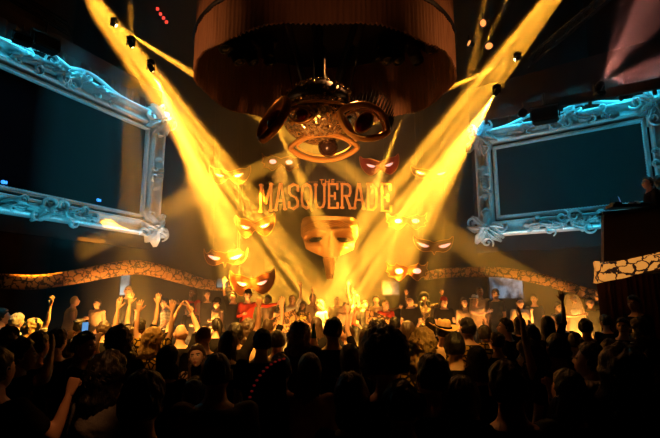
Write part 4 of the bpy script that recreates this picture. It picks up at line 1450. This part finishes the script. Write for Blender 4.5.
def shoe_mesh():
    b = MB()
    rings = [(-.075, .026, .045), (-.05, .036, .055), (.0, .036, .060), (.05, .042, .045), (.10, .046, .036), (.15, .040, .030), (.185, .022, .022)]
    n = 12; vs = []; fs = []
    for y, rx, h in rings:
        for k in range(n):
            a = 2 * PI * k / n; vs.append((rx * math.cos(a), y, max(.0, h * .9 + h * math.sin(a) * 1.0)))
    for i in range(len(rings) - 1):
        for k in range(n): fs.append((i * n + k, i * n + (k + 1) % n, (i + 1) * n + (k + 1) % n, (i + 1) * n + k))
    fs.append(tuple(range(n))[::-1]); fs.append(tuple((len(rings) - 1) * n + k for k in range(n)))
    b.add(vs, fs)
    me = bpy.data.meshes.new('shoe'); me.from_pydata([tuple(v) for v in b.v], [], b.f); me.materials.append(SHOE)
    me.polygons.foreach_set('use_smooth', [True] * len(me.polygons)); me.update()
    return me
SHOE_ME = shoe_mesh()
HAND_POS = {}

def head_world(px, py, Y): return at(px, py, Y)

def person(px, py, rz=0, sex='m', hair='short', hc='black', skin='light', top='black', L='down', Rr='down', Y=None, s=None,
           ground=0.0, label='', lean=4, turn=0, nod=0, sleeve='short', hat=None, specs=None, group='club crowd', near=None, key=None):
    """head centre seen in direction (px, py)"""
    zh = 1.60
    if Y is None:
        s = s or (1.0 if sex == 'm' else .94)
        # distance at which a head at that height is seen at py
        dirv = at(px, py, 1.0) - Vector((0, 0, CAM_H))
        Y = (CAM_H - (zh * s + ground)) / -dirv.z
    c = at(px, py, Y)
    s = (c.z - ground) / zh if s is None or True else s
    s = max(.80, min(1.16, s))
    g = c.z - zh * s
    if abs(g - ground) > .01: g = ground
    lr = R(lean)
    rot = Matrix.Rotation(-lr, 4, 'X')
    piv = Vector((0, 0, .95))
    def T(p):
        if p.z <= .95: return p.copy()
        k = min(1, (p.z - .95) / .25)
        return piv + Matrix.Rotation(-lr * k, 4, 'X') @ (p - piv)
    hc0 = T(Vector((0, .012, 1.60)))
    off = Matrix.Rotation(R(rz), 4, 'Z') @ Vector((hc0.x, hc0.y, 0)) * s
    root = empty('person', (c.x - off.x, c.y - off.y, g), R(rz))
    root.scale = (s, s, s)
    tag(root, label, 'person', group)
    near = Y < 4.2 if near is None else near
    vox = .015 if near else .021
    body = MB()
    torso(body, T, sex)
    legs = MB()
    for sg in (-1, 1):
        hip = Vector((sg * .088, 0, .90)); kn = Vector((sg * .105, .02, .50)); an = Vector((sg * .11, -.015, .085))
        for bb, gr in ((body, 0), (legs, .016)):
            limb(bb, hip, kn, .083 + gr, .052 + gr, .006)
            limb(bb, kn, an, .050 + gr, .034 + gr * 1.3, .007)
        body.sphere((sg * .11, .045, .035), (.035, .10, .028))
    torso(legs, lambda p: p, sex, .012, .83, .99)
    shw = .185 if sex == 'm' else .160
    ar = 1.0 if sex == 'm' else .86
    shirt = MB()
    torso(shirt, T, sex, .013, .88, 1.44)
    handp = []
    pieces = []
    for sg, ps in ((1, Rr), (-1, L)):
        u, f, hp = POSE[ps] if isinstance(ps, str) else ps
        u = Vector((u[0] * sg, u[1], u[2])).normalized(); f = Vector((f[0] * sg, f[1], f[2])).normalized()
        raised = max(0, u.z)
        sh = T(Vector((sg * (shw - .03 * raised), 0, 1.395 + .045 * raised)))
        el = sh + u * .285; wr = el + f * .245
        inner = T(Vector((sg * .09, 0, 1.37)))
        limb(body, inner, sh, .05 * ar, .056 * ar)
        limb(body, sh, el, .052 * ar, .039 * ar, .004)
        limb(body, el, wr, .040 * ar, .0255 * ar, .004)
        limb(shirt, inner, sh, .062 * ar, .068 * ar)
        if sleeve == 'long':
            limb(shirt, sh, el, .064 * ar, .053 * ar); limb(shirt, el, el.lerp(wr, .93), .053 * ar, .038 * ar)
        elif sleeve == 'short': limb(shirt, sh, sh.lerp(el, .62), .066 * ar, .061 * ar)
        # hand
        z_ = f; hint = Vector((-sg, .25, 0)) if f.z < .5 else Vector((0, 1, 0))
        if ps == 'clap': hint = Vector((-sg, 0, 0))
        if ps == 'head': hint = Vector((-sg * .3, -1, 0))
        y_ = (hint - z_ * hint.dot(z_)).normalized(); x_ = y_.cross(z_)
        M = Matrix((x_, y_, z_)).transposed().to_4x4(); M.translation = wr + z_ * .008
        flip = 1
        # thumb towards the body's midline / upwards
        want = Vector((-sg, 0, .4)) if f.z > .3 else Vector((-sg * .3, .2, 1))
        if x_.dot(want) < 0: flip = -1
        M = M @ Matrix.Diagonal((flip * ar * 1.02, ar * 1.02, ar * 1.02, 1))
        HV, HF = HANDS[hp]
        pieces.append((xf(HV, M), HF if flip > 0 else [q[::-1] for q in HF], 0))
        handp.append(root.matrix_world)
        if key: HAND_POS[(key, sg)] = (root, wr + z_ * .075, z_)
    BV, BF = remesh(body, vox)
    rj = random.Random(int(px * 13 + py * 5))
    turn += rj.uniform(-22, 22); nod += rj.uniform(-9, 7); roll = rj.uniform(-9, 9)
    HM = Matrix.Translation(hc0) @ Matrix.Rotation(R(roll), 4, 'Y') @ Matrix.Rotation(R(turn), 4, 'Z') @ Matrix.Rotation(-R(nod), 4, 'X')
    hp_ = [(xf(V, HM), Fc, mi) for V, Fc, mi in HEADS[sex]]
    make_mesh('body', [(BV, BF, 0)] + hp_ + pieces, [SKIN[skin], EYEW, LIP, DARK if hc != 'blond' else HAIR['brown']], root)
    SV, SF = remesh(shirt, vox, 4)
    rg = random.Random(int(px * 7 + py))
    # cloth folds
    o1 = rg.uniform(0, 50)
    for i in range(len(SV)):
        x, y, z = SV[i]
        SV[i] = (x, y, z) + np.array((x, y, 0)) / (math.hypot(x, y) + .02) * .010 * noise.noise(Vector((x * 9 + o1, y * 9, z * 13 + x * 9)))
    make_mesh('shirt', [(SV, SF, 0)], [CLOTH[top]], root)
    LV, LF = remesh(legs, .024, 3)
    make_mesh('trousers', [(LV, LF, 0)], [CLOTH['trouser']], root)
    for sg in (-1, 1):
        o = link_mesh('shoe', SHOE_ME, root); o.location = (sg * .11, .0, 0); o.rotation_euler = (0, 0, -sg * .12)
    if hair != 'bald':
        hb = hair_piece(hair, int(px * 31 + py), sex)
        o = make_mesh('hair', [(xf(np.array([tuple(v) for v in hb.v]), HM), hb.f, 0)], [HAIR[hc]], root)
    if hat:
        b = MB()
        if hat in ('straw', 'fedora'):
            wbr = .19 if hat == 'straw' else .155
            n = 40
            prof_ = [(wbr, 0), (wbr * .8, .0), (.092, .004), (.094, .03), (.088, .08), (.070, .11), (.03, .105), (.001, .098)]
            vs = []; fs = []
            for r_, z in prof_:
                for k in range(n):
                    a = 2 * PI * k / n
                    up = .05 * (abs(math.cos(a)) ** 2) * (max(0, r_ - .10) / (wbr - .10)) ** 1.5 if hat == 'straw' else .012 * math.cos(a) ** 2 * (r_ > .1)
                    dent = -.02 * gs(r_ * math.cos(a), .02) if z > .09 else 0
                    vs.append((r_ * math.cos(a) * .95, r_ * math.sin(a) * 1.12, z + up + dent))
            for i in range(len(prof_) - 1):
                for k in range(n): fs.append((i * n + k, i * n + (k + 1) % n, (i + 1) * n + (k + 1) % n, (i + 1) * n + k))
            b.add(vs, fs)
            hz = .055
            mm = STRAW if hat == 'straw' else WHITEHAT
            o = make_mesh('hat', [(xf(np.array([tuple(v) for v in b.v]), HM @ Matrix.Translation((0, 0, hz))), b.f, 0)], [mm], root)
            sm = o.modifiers.new('solid', 'SOLIDIFY'); sm.thickness = .004
            b = MB(); b.tube([(.097 * math.cos(t), .110 * math.sin(t), .018) for t in [2 * PI * q / 30 for q in range(30)]], .012, n=6, closed=True)
            make_mesh('hat_band', [(xf(np.array([tuple(v) for v in b.v]), HM @ Matrix.Translation((0, 0, hz))), b.f, 0)], [CLOTH['black']], o)
        else:
            n = 32
            prof_ = [(.092, 0), (.094, .02), (.088, .06), (.065, .095), (.03, .112), (.001, .115)]
            vs = []; fs = []
            for r_, z in prof_:
                for k in range(n):
                    a = 2 * PI * k / n; vs.append((r_ * math.cos(a) * .93, r_ * math.sin(a) * 1.10, z))
            for i in range(len(prof_) - 1):
                for k in range(n): fs.append((i * n + k, i * n + (k + 1) % n, (i + 1) * n + (k + 1) % n, (i + 1) * n + k))
            b.add(vs, fs)
            fwd = 1 if hat == 'cap' else -1
            vs = []
            for i in range(9):
                a = PI * (.18 + .64 * i / 8)
                for r_, z in ((.088, .008), (.15, -.006)):
                    for dz in (0, .005): vs.append((r_ * math.cos(a) * .9, fwd * r_ * math.sin(a) * 1.12, z + dz))
            fs = []
            for i in range(8):
                a = i * 4; fs += [(a, a + 4, a + 6, a + 2), (a + 1, a + 3, a + 7, a + 5), (a + 2, a + 6, a + 7, a + 3), (a, a + 1, a + 5, a + 4)]
            fs += [(0, 2, 3, 1), (32, 33, 35, 34)]
            b.add(vs, fs)
            make_mesh('cap', [(xf(np.array([tuple(v) for v in b.v]), HM @ Matrix.Translation((0, 0, .035))), b.f, 0)], [CLOTH['black' if hat != 'redcap' else 'red']], root)
    if specs:
        b = MB()
        for sg in (-1, 1):
            b.tube([(sg * .032 + .022 * math.cos(t), .100, .010 + .017 * math.sin(t)) for t in [2 * PI * q / 18 for q in range(18)]], .0028, n=5, closed=True)
            b.tube([(sg * .054, .098, .014), (sg * .078, .06, .014), (sg * .082, -.005, .010)], .0028, n=5)
        b.tube([(-.010, .101, .012), (.010, .101, .012)], .0028, n=5)
        o = make_mesh('glasses', [(xf(np.array([tuple(v) for v in b.v]), HM), b.f, 0)], [FRAMEG], root)
        if specs == 'sun':
            b = MB()
            for sg in (-1, 1):
                b.add([(sg * .032, .100, .010)] + [(sg * .032 + .022 * math.cos(t), .100, .010 + .017 * math.sin(t)) for t in [2 * PI * q / 18 for q in range(18)]], [(0, 1 + q, 1 + (q + 1) % 18) for q in range(18)])
            make_mesh('lens', [(xf(np.array([tuple(v) for v in b.v]), HM), b.f, 0)], [LENSG], o)
    return root
def P(*a, **k): return person(*a, **k)
BK = 'dark backs nearest the camera'
MID = 'lit dancers in the middle of the crowd'
PF = 'people on the stage'
# ---- nearest the camera, mostly seen as dark backs
P(106, 377, 0, 'f', 'bushy', top='grey', group=BK, label='person with big bushy hair and grey top, near left front of the crowd')
P(22, 356, -55, 'm', 'short', top='black', Rr='head', skin='tan', group=BK, label='dark-haired man at the left edge holding his hand to his forehead', turn=-10)
P(-2, 371, -6, 'm', 'short', top='black', Rr=((.35, .5, -.6), (.12, .3, 1), 'fist'), skin='tan', group=BK, label='dark person at the left picture edge raising a clenched fist', key='fist')
P(84, 347, -75, 'm', 'short', top='black', group=BK, skin='tan', label='dark-haired man in profile looking right, behind the raised fist')
P(168, 360, -8, 'f', 'long', top='black', group=BK, label='long-haired woman standing between the bushy hair and the shaved head')
P(217, 374, 5, 'm', 'crop', top='grey', group=BK, label='person with round cropped head and greyish shirt, seen from behind', lean=6)
P(196, 395, 20, 'f', 'bun', top='black', group=BK, label='dark figure low in front of the cropped head with the greyish shirt', s=.9)
P(262, 343, 0, 'm', 'short', top='black', group=BK, label='dark-haired man standing right behind the red-studded fan collar')
P(281, 370, 8, 'f', 'bun', top='black', group=BK, label='dark figure wearing the red-studded fan collar', key='fan')
P(309, 371, -4, 'f', 'long', top='tan', group=BK, sleeve='long', label='woman with long brown hair just right of the red-studded collar', hc='brown')
P(350, 359, -12, 'f', 'long', top='black', group=BK, hc='brown', label='long-haired woman whose hair edge glows amber, centre of the dark front rows')
P(385, 361, 4, 'f', 'afro', top='black', s=1.06, group=BK, label='tall dark figure with the biggest round hair, right of the centre')
P(432, 379, 10, 'm', 'short', top='black', group=BK, label='dark round head low in front of the curly blond hair')
P(455, 348, 0, 'm', 'short', top='black', group=BK, label='dark-haired man with bare neck, in front of the yellow patterned shirt')
P(477, 362, 15, 'f', 'long', top='black', group=BK, label='dark long-haired woman right of the man with the bare neck')
P(497, 342, -5, 'f', 'bun', top='black', group=BK, label='dark figure with hair tied up, left of the face in profile')
P(529, 360, 75, 'f', 'bushy', top='black', sleeve='none', Rr='behind', L='up', skin='tan', group=BK, label='woman in profile looking left with a bare arm raised, right front of the crowd')
P(557, 350, 10, 'm', 'short', top='black', group=BK, label='dark man between the raised bare arm and the hand with lit fingers')
P(590, 362, 30, 'm', 'short', top='black', L='chin', skin='tan', group=BK, label='dark man with one amber-lit hand held before his face, right side')
P(622, 378, 0, 'f', 'bushy', top='black', s=1.0, group=BK, label='large dark figure with bushy hair at the lower right')
P(508, 388, 5, 'm', 'short', top='navy', group=BK, label='dark figure in a navy shirt at the bottom, right of the centre')
P(567, 392, 0, 'f', 'long', top='black', group=BK, label='dark long-haired figure at the bottom, left of the large bushy hair')
P(352, 398, 0, 'f', 'bob', top='black', group=BK, label='dark bob-haired figure at the bottom centre')
P(143, 402, 0, 'm', 'short', top='black', group=BK, label='dark figure at the bottom between the bushy hair and the grey shirt')
P(650, 356, 10, 'm', 'short', top='black', hat='cap', group=BK, label='dark man in a cap at the right edge of the crowd')
P(402, 408, 0, 'm', 'short', top='black', s=.95, group=BK, label='dark figure at the bottom edge below the biggest round hair')
P(461, 404, 0, 'f', 'bob', top='black', group=BK, label='dark bob-haired figure at the bottom, left of the navy shirt')
P(610, 352, -20, 'f', 'long', top='black', group=BK, label='dark long-haired woman in front of the wine curtain')
P(575, 343, 20, 'f', 'pony', top='black', group=BK, label='dark figure with a ponytail left of the wine curtain')
# ---- second rows
P(8, 340, -20, 'm', 'short', top='black', skin='light', hat='cap', group=MID, label='man in a cap at the left edge, amber light on his face')
P(57, 342, 0, 'm', 'short', top='black', group=MID, label='short-haired man below the glowing phone')
P(38, 347, -15, 'm', 'short', top='black', group=MID, hc='brown', label='brown-haired man left of the man below the glowing phone')
P(119, 343, 10, 'm', 'curly', top='black', group=MID, hc='brown', label='curly brown-haired man left of the two raised hands')
P(128, 336, -10, 'm', 'short', top='tan', hc='brown', group=MID, L='up', Rr='low', label='man with one bare arm up beside the pair of raised open hands', Y=6.0, skin='light')
P(152, 341, 5, 'f', 'curly', top='yellow', hc='blond', L='up', Rr='up', group=MID, label='curly blond dancer with both open hands high', Y=5.4)
P(181, 334, 10, 'm', 'bald', top='black', L='clap', Rr='clap', skin='light', group=MID, label='bald man clapping his hands above his head', Y=5.9)
P(203, 337, 40, 'm', 'bald', top='black', specs='clear', skin='light', group=MID, label='bald man with thin spectacles turned to the left', Y=5.0)
P(197, 357, 165, 'f', 'long', top='lace', skin='light', hc='brown', group=MID, label='smiling woman facing the camera between dark heads', Y=4.6)
P(228, 344, 0, 'f', 'long', top='black', group=MID, label='dark-haired woman just right of the bald man with spectacles', Y=4.6)
P(235, 334, 0, 'm', 'short', top='black', Rr='upfist', group=MID, label='dark man with a fist raised in silhouette beside the lowest left mask', Y=5.6, skin='brown')
P(249, 331, -12, 'm', 'curly', top='tan', hc='brown', group=MID, label='curly-haired man lit amber right of the silhouetted fist', Y=6.2)
P(277, 342, 5, 'm', 'short', top='black', group=MID, label='dark-haired man below the left cracked counter', Y=5.2)
P(299, 337, 0, 'm', 'curly', top='black', hc='brown', group=MID, label='man with lit curly hair in front of the left cracked counter', Y=5.0)
P(333, 331, 0, 'm', 'short', top='black', L=((.05, .45, -.8), (0, .12, 1), 'grip'), skin='tan', group=MID, label='tall dark-haired man holding up the green beer bottle', Y=4.9, key='beer')
P(347, 334, 60, 'm', 'crop', top='tan', hc='brown', skin='light', group=MID, label='man with cropped hair and amber-lit cheek, beside the raised pointing hand', Y=6.0)
P(366, 338, 0, 'f', 'long', top='black', hc='brown', L='point', skin='light', group=MID, label='long-haired woman raising two fingers at the centre', Y=5.6)
P(378, 333, -8, 'm', 'curly', top='black', hc='brown', group=MID, label='curly-haired man between the raised fingers and the biggest round hair', Y=5.4)
P(423, 347, 3, 'f', 'curly', top='yellow', hc='blond', group=MID, label='woman with long curly blond hair glowing amber', Y=4.1)
P(408, 333, 0, 'f', 'bob', top='black', hc='brown', group=MID, label='bob-haired woman left of the straw hat', Y=5.8)
P(443, 332, 0, 'm', 'short', top='tan', hat='straw', group=MID, label='dancer in a wide straw hat seen from behind', Y=5.9)
P(467, 329, 0, 'm', 'short', top='yellow', group=MID, label='man in a bright yellow patterned shirt', Y=5.6)
P(485, 335, -5, 'm', 'short', top='black', group=MID, label='dark-haired man right of the yellow patterned shirt', Y=6.2)
P(505, 328, 60, 'm', 'short', top='black', skin='tan', group=MID, label='short-haired man turned left, below the wide bluish display', Y=6.4)
P(532, 336, 0, 'm', 'short', top='black', group=MID, label='dark-haired man behind the woman in profile', Y=5.6)
P(548, 326, -30, 'f', 'long', top='black', skin='brown', Rr='up', group=MID, label='dark woman with one slim arm raised, left of the veiled performer', Y=6.6)
P(586, 328, -20, 'm', 'short', top='black', skin='tan', group=MID, label='short-haired man between the veiled performer and the wine curtain', Y=6.6)
P(623, 327, 150, 'm', 'short', top='black', skin='light', group=MID, label='man facing the camera with warm light on his face, before the wine curtain', Y=6.8, nod=-5)
P(640, 330, 20, 'm', 'curly', top='stripe', hc='brown', group=MID, label='curly-haired man in a striped shirt at the right', Y=6.2)
P(17, 322, -20, 'm', 'short', top='white', hc='grey', skin='light', group=MID, label='grey-haired man lit yellow at the far left', Y=7.2)
P(33, 330, -15, 'f', 'curly', top='stripe', hc='blond', skin='light', Rr='up', group=MID, label='blond dancer in stripes with one arm raised at the left', Y=6.6)
P(3, 317, -40, 'm', 'short', top='white', hc='brown', skin='light', group=MID, label='brown-haired man in white cut by the left picture edge', Y=7.6)
P(140, 327, -5, 'm', 'short', top='black', L='up', Rr='up', group=MID, label='short-haired man with raised hands behind the curly blond dancer', Y=7.0, skin='light')
P(104, 330, 8, 'm', 'short', top='black', hc='brown', group=MID, label='short-haired man below the performer in the vest', Y=6.8)
P(80, 327, 0, 'f', 'bun', top='black', group=MID, label='dark figure with a bun below the shirtless performer', Y=7.0)
P(217, 326, 12, 'f', 'pony', top='black', group=MID, label='ponytailed woman below the capped performer', Y=7.4)
P(268, 327, -3, 'm', 'short', top='black', hc='brown', skin='light', Rr='up', group=MID, label='man with one arm up in front of the golden smoke, left of centre', Y=7.6)
P(317, 325, 5, 'f', 'long', top='black', hc='brown', group=MID, label='long-haired dancer in the golden smoke left of the tall dark man', Y=7.4)
P(395, 325, 0, 'm', 'short', top='black', group=MID, label='short-haired man below the horned mask on the right', Y=7.6)
P(430, 325, 8, 'f', 'long', top='black', group=MID, label='long-haired woman left of the straw hat in the row behind', Y=7.8)
P(560, 322, 0, 'm', 'short', top='black', group=MID, label='short-haired man below the veiled performer', Y=8.0)
P(520, 325, 0, 'f', 'bob', top='black', group=MID, label='bob-haired woman below the performer with a hand at the chin', Y=7.9)
P(605, 322, 0, 'f', 'bun', top='black', group=MID, label='figure with a bun at the foot of the wine curtain', Y=8.0)
# ---- on the stage
G = .5
P(75, 301, -60, 'm', 'crop', top='tan', sleeve='none', hc='blond', skin='light', L='hold', Rr='hold', Y=9.9, ground=G, group=PF, label='fair-haired performer in a sleeveless top turned right, left end of the stage', lean=8)
P(97, 304, 165, 'm', 'short', top='tan', sleeve='none', skin='tan', L='low', Rr='low', Y=10.2, ground=G, group=PF, label='dark-haired performer in a vest facing the crowd, left end of the stage', nod=-8)
P(128, 291, 175, 'm', 'crop', top='black', skin='light', Y=10.9, ground=G, group=PF, label='performer standing in front of the upright pale display', hc='grey')
P(165, 303, 110, 'm', 'short', top='stripe', skin='tan', specs='sun', L='low', Rr='low', Y=10.1, ground=G, group=PF, label='performer in dark sunglasses and a striped shirt')
P(193, 293, 150, 'f', 'long', top='red', skin='brown', hc='black', sleeve='none', L='hold', Rr='low', Y=11.0, ground=G, group=PF, label='woman in a red top at the back, above the crouching one')
P(207, 295, -150, 'f', 'long', top='black', skin='tan', hc='brown', L='low', Rr='out', Y=11.1, ground=G, group=PF, label='woman in black reaching towards the woman in the red top')
P(191, 309, 180, 'f', 'bob', top='black', skin='light', hc='black', L='hold', Rr='low', Y=9.9, ground=G, s=.9, group=PF, label='performer with a pale face and black top beneath the woman in red')
P(217, 303, 140, 'f', 'short', top='tan', skin='light', hat='cap', sleeve='none', L='hold', Rr='low', Y=9.9, ground=G, group=PF, label='performer in a dark cap and tan vest below the crowned mask')
P(233, 297, 170, 'm', 'short', top='black', skin='tan', Rr='up', Y=11.2, ground=G, group=PF, label='performer in black with an arm up beside the small grey display')
P(248, 295, 200, 'f', 'short', top='red', skin='light', hat='cap', L='out', Rr='hold', Y=10.3, ground=G, group=PF, label='performer in a red jacket and cap right below the lowest left mask', sleeve='long')
cen = [(268, 300, 11.2, 'm', 'short', 'tan', 'low', 'hold', 'performer in tan standing left of the left cracked counter'),
       (281, 306, 10.5, 'f', 'curly', 'tan', 'hold', 'low', 'curly-haired performer behind the left cracked counter'),
       (292, 300, 11.4, 'm', 'short', 'white', 'up', 'low', 'performer in white with a raised arm left of the long nose'),
       (303, 306, 10.4, 'f', 'long', 'yellow', 'hold', 'hold', 'long-haired performer in a yellow net top, left of the long nose'),
       (313, 299, 11.5, 'm', 'short', 'tan', 'low', 'low', 'back-row performer in tan, just left beneath the long nose'),
       (320, 305, 10.6, 'f', 'bob', 'white', 'hold', 'up', 'bob-haired performer in white raising an arm beneath the long nose'),
       (337, 301, 11.3, 'm', 'crop', 'tan', 'low', 'low', 'crop-haired performer in tan just right beneath the long nose'),
       (346, 307, 10.4, 'm', 'short', 'tan', 'up', 'low', 'performer with a raised arm right of the long nose, front row'),
       (356, 299, 11.5, 'f', 'long', 'red', 'low', 'up', 'long-haired performer in red raising an arm right of the long nose'),
       (365, 305, 10.7, 'm', 'short', 'black', 'hold', 'low', 'performer in black at the right cracked counter'),
       (376, 300, 11.2, 'f', 'bun', 'tan', 'out', 'low', 'performer with tied hair and an outstretched arm, behind the right cracked counter'),
       (386, 305, 10.4, 'm', 'short', 'red', 'low', 'hold', 'performer in red behind the right cracked counter')]
for i, (x, y, Yd, sx_, hr, tp, l_, r_, lb) in enumerate(cen):
    P(x, y, 180 + (-25, 20, 10, -15, 30)[i % 5], sx_, hr, ('brown', 'black', 'blond')[i % 3], ('light', 'tan')[i % 2], tp, l_, r_, Y=Yd, ground=G, group=PF, label=lb, sleeve=('short', 'none')[sx_ == 'f'])
P(410, 301, 150, 'm', 'short', top='black', skin='light', L='low', Rr='low', Y=10.3, ground=G, group=PF, label='red-lit performer in black below the horned mask on the right', turn=20)
P(424, 299, 170, 'f', 'bushy', top='lace', skin='tan', L='wave', Rr='wave', Y=10.8, ground=G, group=PF, sleeve='long', label='performer in a patterned blouse with both arms lifted')
P(444, 302, 190, 'm', 'short', top='black', skin='light', hat='redcap', L='hold', Rr='low', Y=10.2, ground=G, group=PF, label='performer in black with a red cap')
P(464, 303, 200, 'f', 'long', top='tan', sleeve='none', hc='brown', skin='light', L=((1, .15, -.35), (1, .2, .32), 'open'), Rr='low', Y=9.9, ground=G, group=PF, label='woman in a strapless tan top stretching one arm to the right', turn=-10)
P(475, 301, 175, 'm', 'short', top='tan', hat='fedora', skin='tan', Y=10.6, ground=G, group=PF, label='performer in an off-white brimmed hat')
P(480, 292, 185, 'm', 'crop', top='tan', skin='brown', Y=11.3, ground=G, group=PF, label='tall performer in tan behind the off-white hat')
P(495, 294, 120, 'm', 'short', top='navy', skin='tan', Y=11.1, ground=G, group=PF, label='performer in navy in front of the wide bluish display')
P(520, 303, 190, 'm', 'short', top='tan', skin='light', L='chin', Rr='low', Y=9.9, ground=G, group=PF, label='performer in tan with one hand at the chin')
P(534, 299, 160, 'f', 'bun', top='black', skin='tan', Y=10.8, ground=G, group=PF, label='performer with tied hair right of the one with a hand at the chin')
P(558, 307, 200, 'f', 'short', hc='brown', top='lace', skin='light', L='out', Rr='hold', Y=9.6, ground=G, group=PF, label='performer with an outstretched arm left of the white veil', sleeve='none')
P(573, 299, 170, 'f', 'long', hc='blond', top='white', skin='light', Y=9.9, ground=G, group=PF, sleeve='long', label='performer wrapped in a pale veil at the right end of the stage', key='veil')
P(590, 303, 150, 'm', 'short', top='black', skin='tan', Y=9.9, ground=G, group=PF, label='performer in black between the pale veil and the wine curtain')
P(634, 304, 100, 'm', 'short', top='black', skin='tan', Y=7.0, ground=.30, group=PF, label='dark-haired man in profile standing before the wine curtain', s=1.0)
# ---- on the balcony
P(647, 183, 75, 'm', 'short', top='black', skin='tan', L='hold', Rr='hold', Y=7.9, ground=2.58, group='people on the balcony', label='man in black bending over the mixing deck on the balcony', lean=10, turn=10, nod=-18, sleeve='long', hc='black')
P(659, 182, 20, 'm', 'short', top='red', skin='brown', Y=8.0, ground=2.58, group='people on the balcony', label='person in red at the picture edge behind the balcony booth')

def hand_at(key, sg):
    r, p, d = HAND_POS[(key, sg)]
    M = Matrix.Translation(r.location) @ Matrix.Rotation(r.rotation_euler.z, 4, 'Z') @ Matrix.Diagonal((*r.scale, 1))
    return M @ p

# ---- things they hold or wear
GREEN = mat('green bottle glass', (.02, .16, .04), .08, 0, .1, 5); PAPER = mat('bottle label', (.55, .50, .25), .6)
hp = at(317, 345, 4.55) if ('beer', -1) not in HAND_POS else hand_at('beer', -1)
r = empty('beer_bottle', hp + Vector((0, .0, -.05)))
tag(r, 'green glass beer bottle held up in front of the tall dark-haired man', 'bottle')
b = MB(); b.lathe([(.001, 0), (.030, 0), (.032, .01), (.032, .13), (.026, .165), (.014, .20), (.013, .25), (.015, .255), (.015, .262), (.001, .262)], 20); b.build('glass_body', GREEN, r)
b = MB(); b.lathe([(.0325, .03), (.0328, .035), (.0328, .10), (.0325, .105)], 20); b.build('paper_label', PAPER, r)
# phone
r = empty('smartphone', at(69.5, 333, 5.2), 1.0); tag(r, 'smartphone held up with a pale blue lit screen', 'phone')
b = MB(); b.box((0, 0, 0), (.078, .009, .155), bev=.004); b.build('phone_body', M_['black'], r)
b = MB(); b.box((0, -.0052, 0), (.068, .001, .14)); b.build('phone_screen', mat('pale blue phone screen', (.12, .35, .75), .2, 0, .3, 20, emit=.9), r, smooth=False)
P(66, 352, -4, 'm', 'short', top='black', L=((.1, .75, .2), (-.0, .35, .9), 'grip'), Rr=((.05, .8, .15), (-.12, .3, .9), 'grip'), Y=4.85, group=MID, label='dark-haired person holding up the glowing phone', key='phone')
r.location = (hand_at('phone', 1) + hand_at('phone', -1)) / 2 + Vector((0, 0, .06))
# fan collar with red studs
rt, _, _ = HAND_POS[('fan', 1)]
fc = rt.location + Vector((0, -.12, 1.36 * rt.scale.z))
r = empty('fan_collar', fc, rt.rotation_euler.z); tag(r, 'large dark fan-shaped feather collar edged with small red studs', 'collar')
b = MB(); pts = []
N = 40
vs = []
for i in range(N + 1):
    a = R(-72 + 350 * i / N - 60) if False else R(95 + 165 * i / N)
    for k, rr in enumerate((.06, .16, .27)):
        vs.append((rr * 1.0 * math.cos(a) * 1.0 + .06, -.03 * k + .012 * (i % 2), rr * 1.35 * math.sin(a) - .03))
fs = [(i * 3 + k, i * 3 + 3 + k, i * 3 + 4 + k, i * 3 + 1 + k) for i in range(N) for k in range(2)]
b.add(vs, fs); o = b.build('feather_fan', CLOTH['black'], r, fix=False)
sm = o.modifiers.new('solid', 'SOLIDIFY'); sm.thickness = .012
for i in range(26):
    a = R(97 + 160 * i / 25); rr = .275
    b = MB(); b.sphere((0, 0, 0), (.011, .011, .007), nu=10, nv=6)
    o = b.build('red_stud', mat('self-lit red stud', (.5, .02, .02), .4, 0, .1, 5, emit=.10) if i == 0 else bpy.data.materials['self-lit red stud'], r)  # faint glow put into the stud colour, the studs are no lamps
    o.location = (rr * math.cos(a) + .06, -.075, rr * 1.35 * math.sin(a) - .03)
# veil
rt, _, _ = HAND_POS[('veil', 1)]
vl = MB(); N = 48; vs = []
for j in range(14):
    t = j / 13
    for i in range(N):
        a = 2 * PI * i / N
        rr = (.10 + .05 * min(1, t * 4) + .22 * t) * (1 if t > .02 else .2)
        gap = 1 if math.sin(a) < .55 or t < .12 else .55
        fold = 1 + .07 * math.sin(a * 11 + t * 3) * t
        vs.append((rr * math.cos(a) * fold, rr * math.sin(a) * fold * gap, 1.76 - .08 * (t < .02) * 0 - 1.15 * t ** 1.1))
vl.add(vs, [(j * N + i, (j + 1) * N + i, (j + 1) * N + (i + 1) % N, j * N + (i + 1) % N) for j in range(13) for i in range(N)] + [tuple(range(N))])
o = vl.build('veil', mat('pale veil cloth', (.42, .34, .26), .9, 0, .2, 9, .1), rt, fix=False)
print('PEOPLE', len([o for o in bpy.data.objects if o.get('category') == 'person']), len(bpy.data.objects))

# two narrow warm spots added to brighten single people among the dark rows
fp = hand_at('fist', 1)
spot('crowd_toplight', fp + Vector((1.6, -1.2, 3.4)), fp - Vector((0, 0, .1)), 9, 150, (1, .36, .10), .8, .05, 0, False)
sp_ = at(197, 357, 4.6)
spot('crowd_toplight', sp_ + Vector((.3, -3.2, 3.4)), sp_, 7, 260, (1, .42, .10), .8, .05, 0, False)
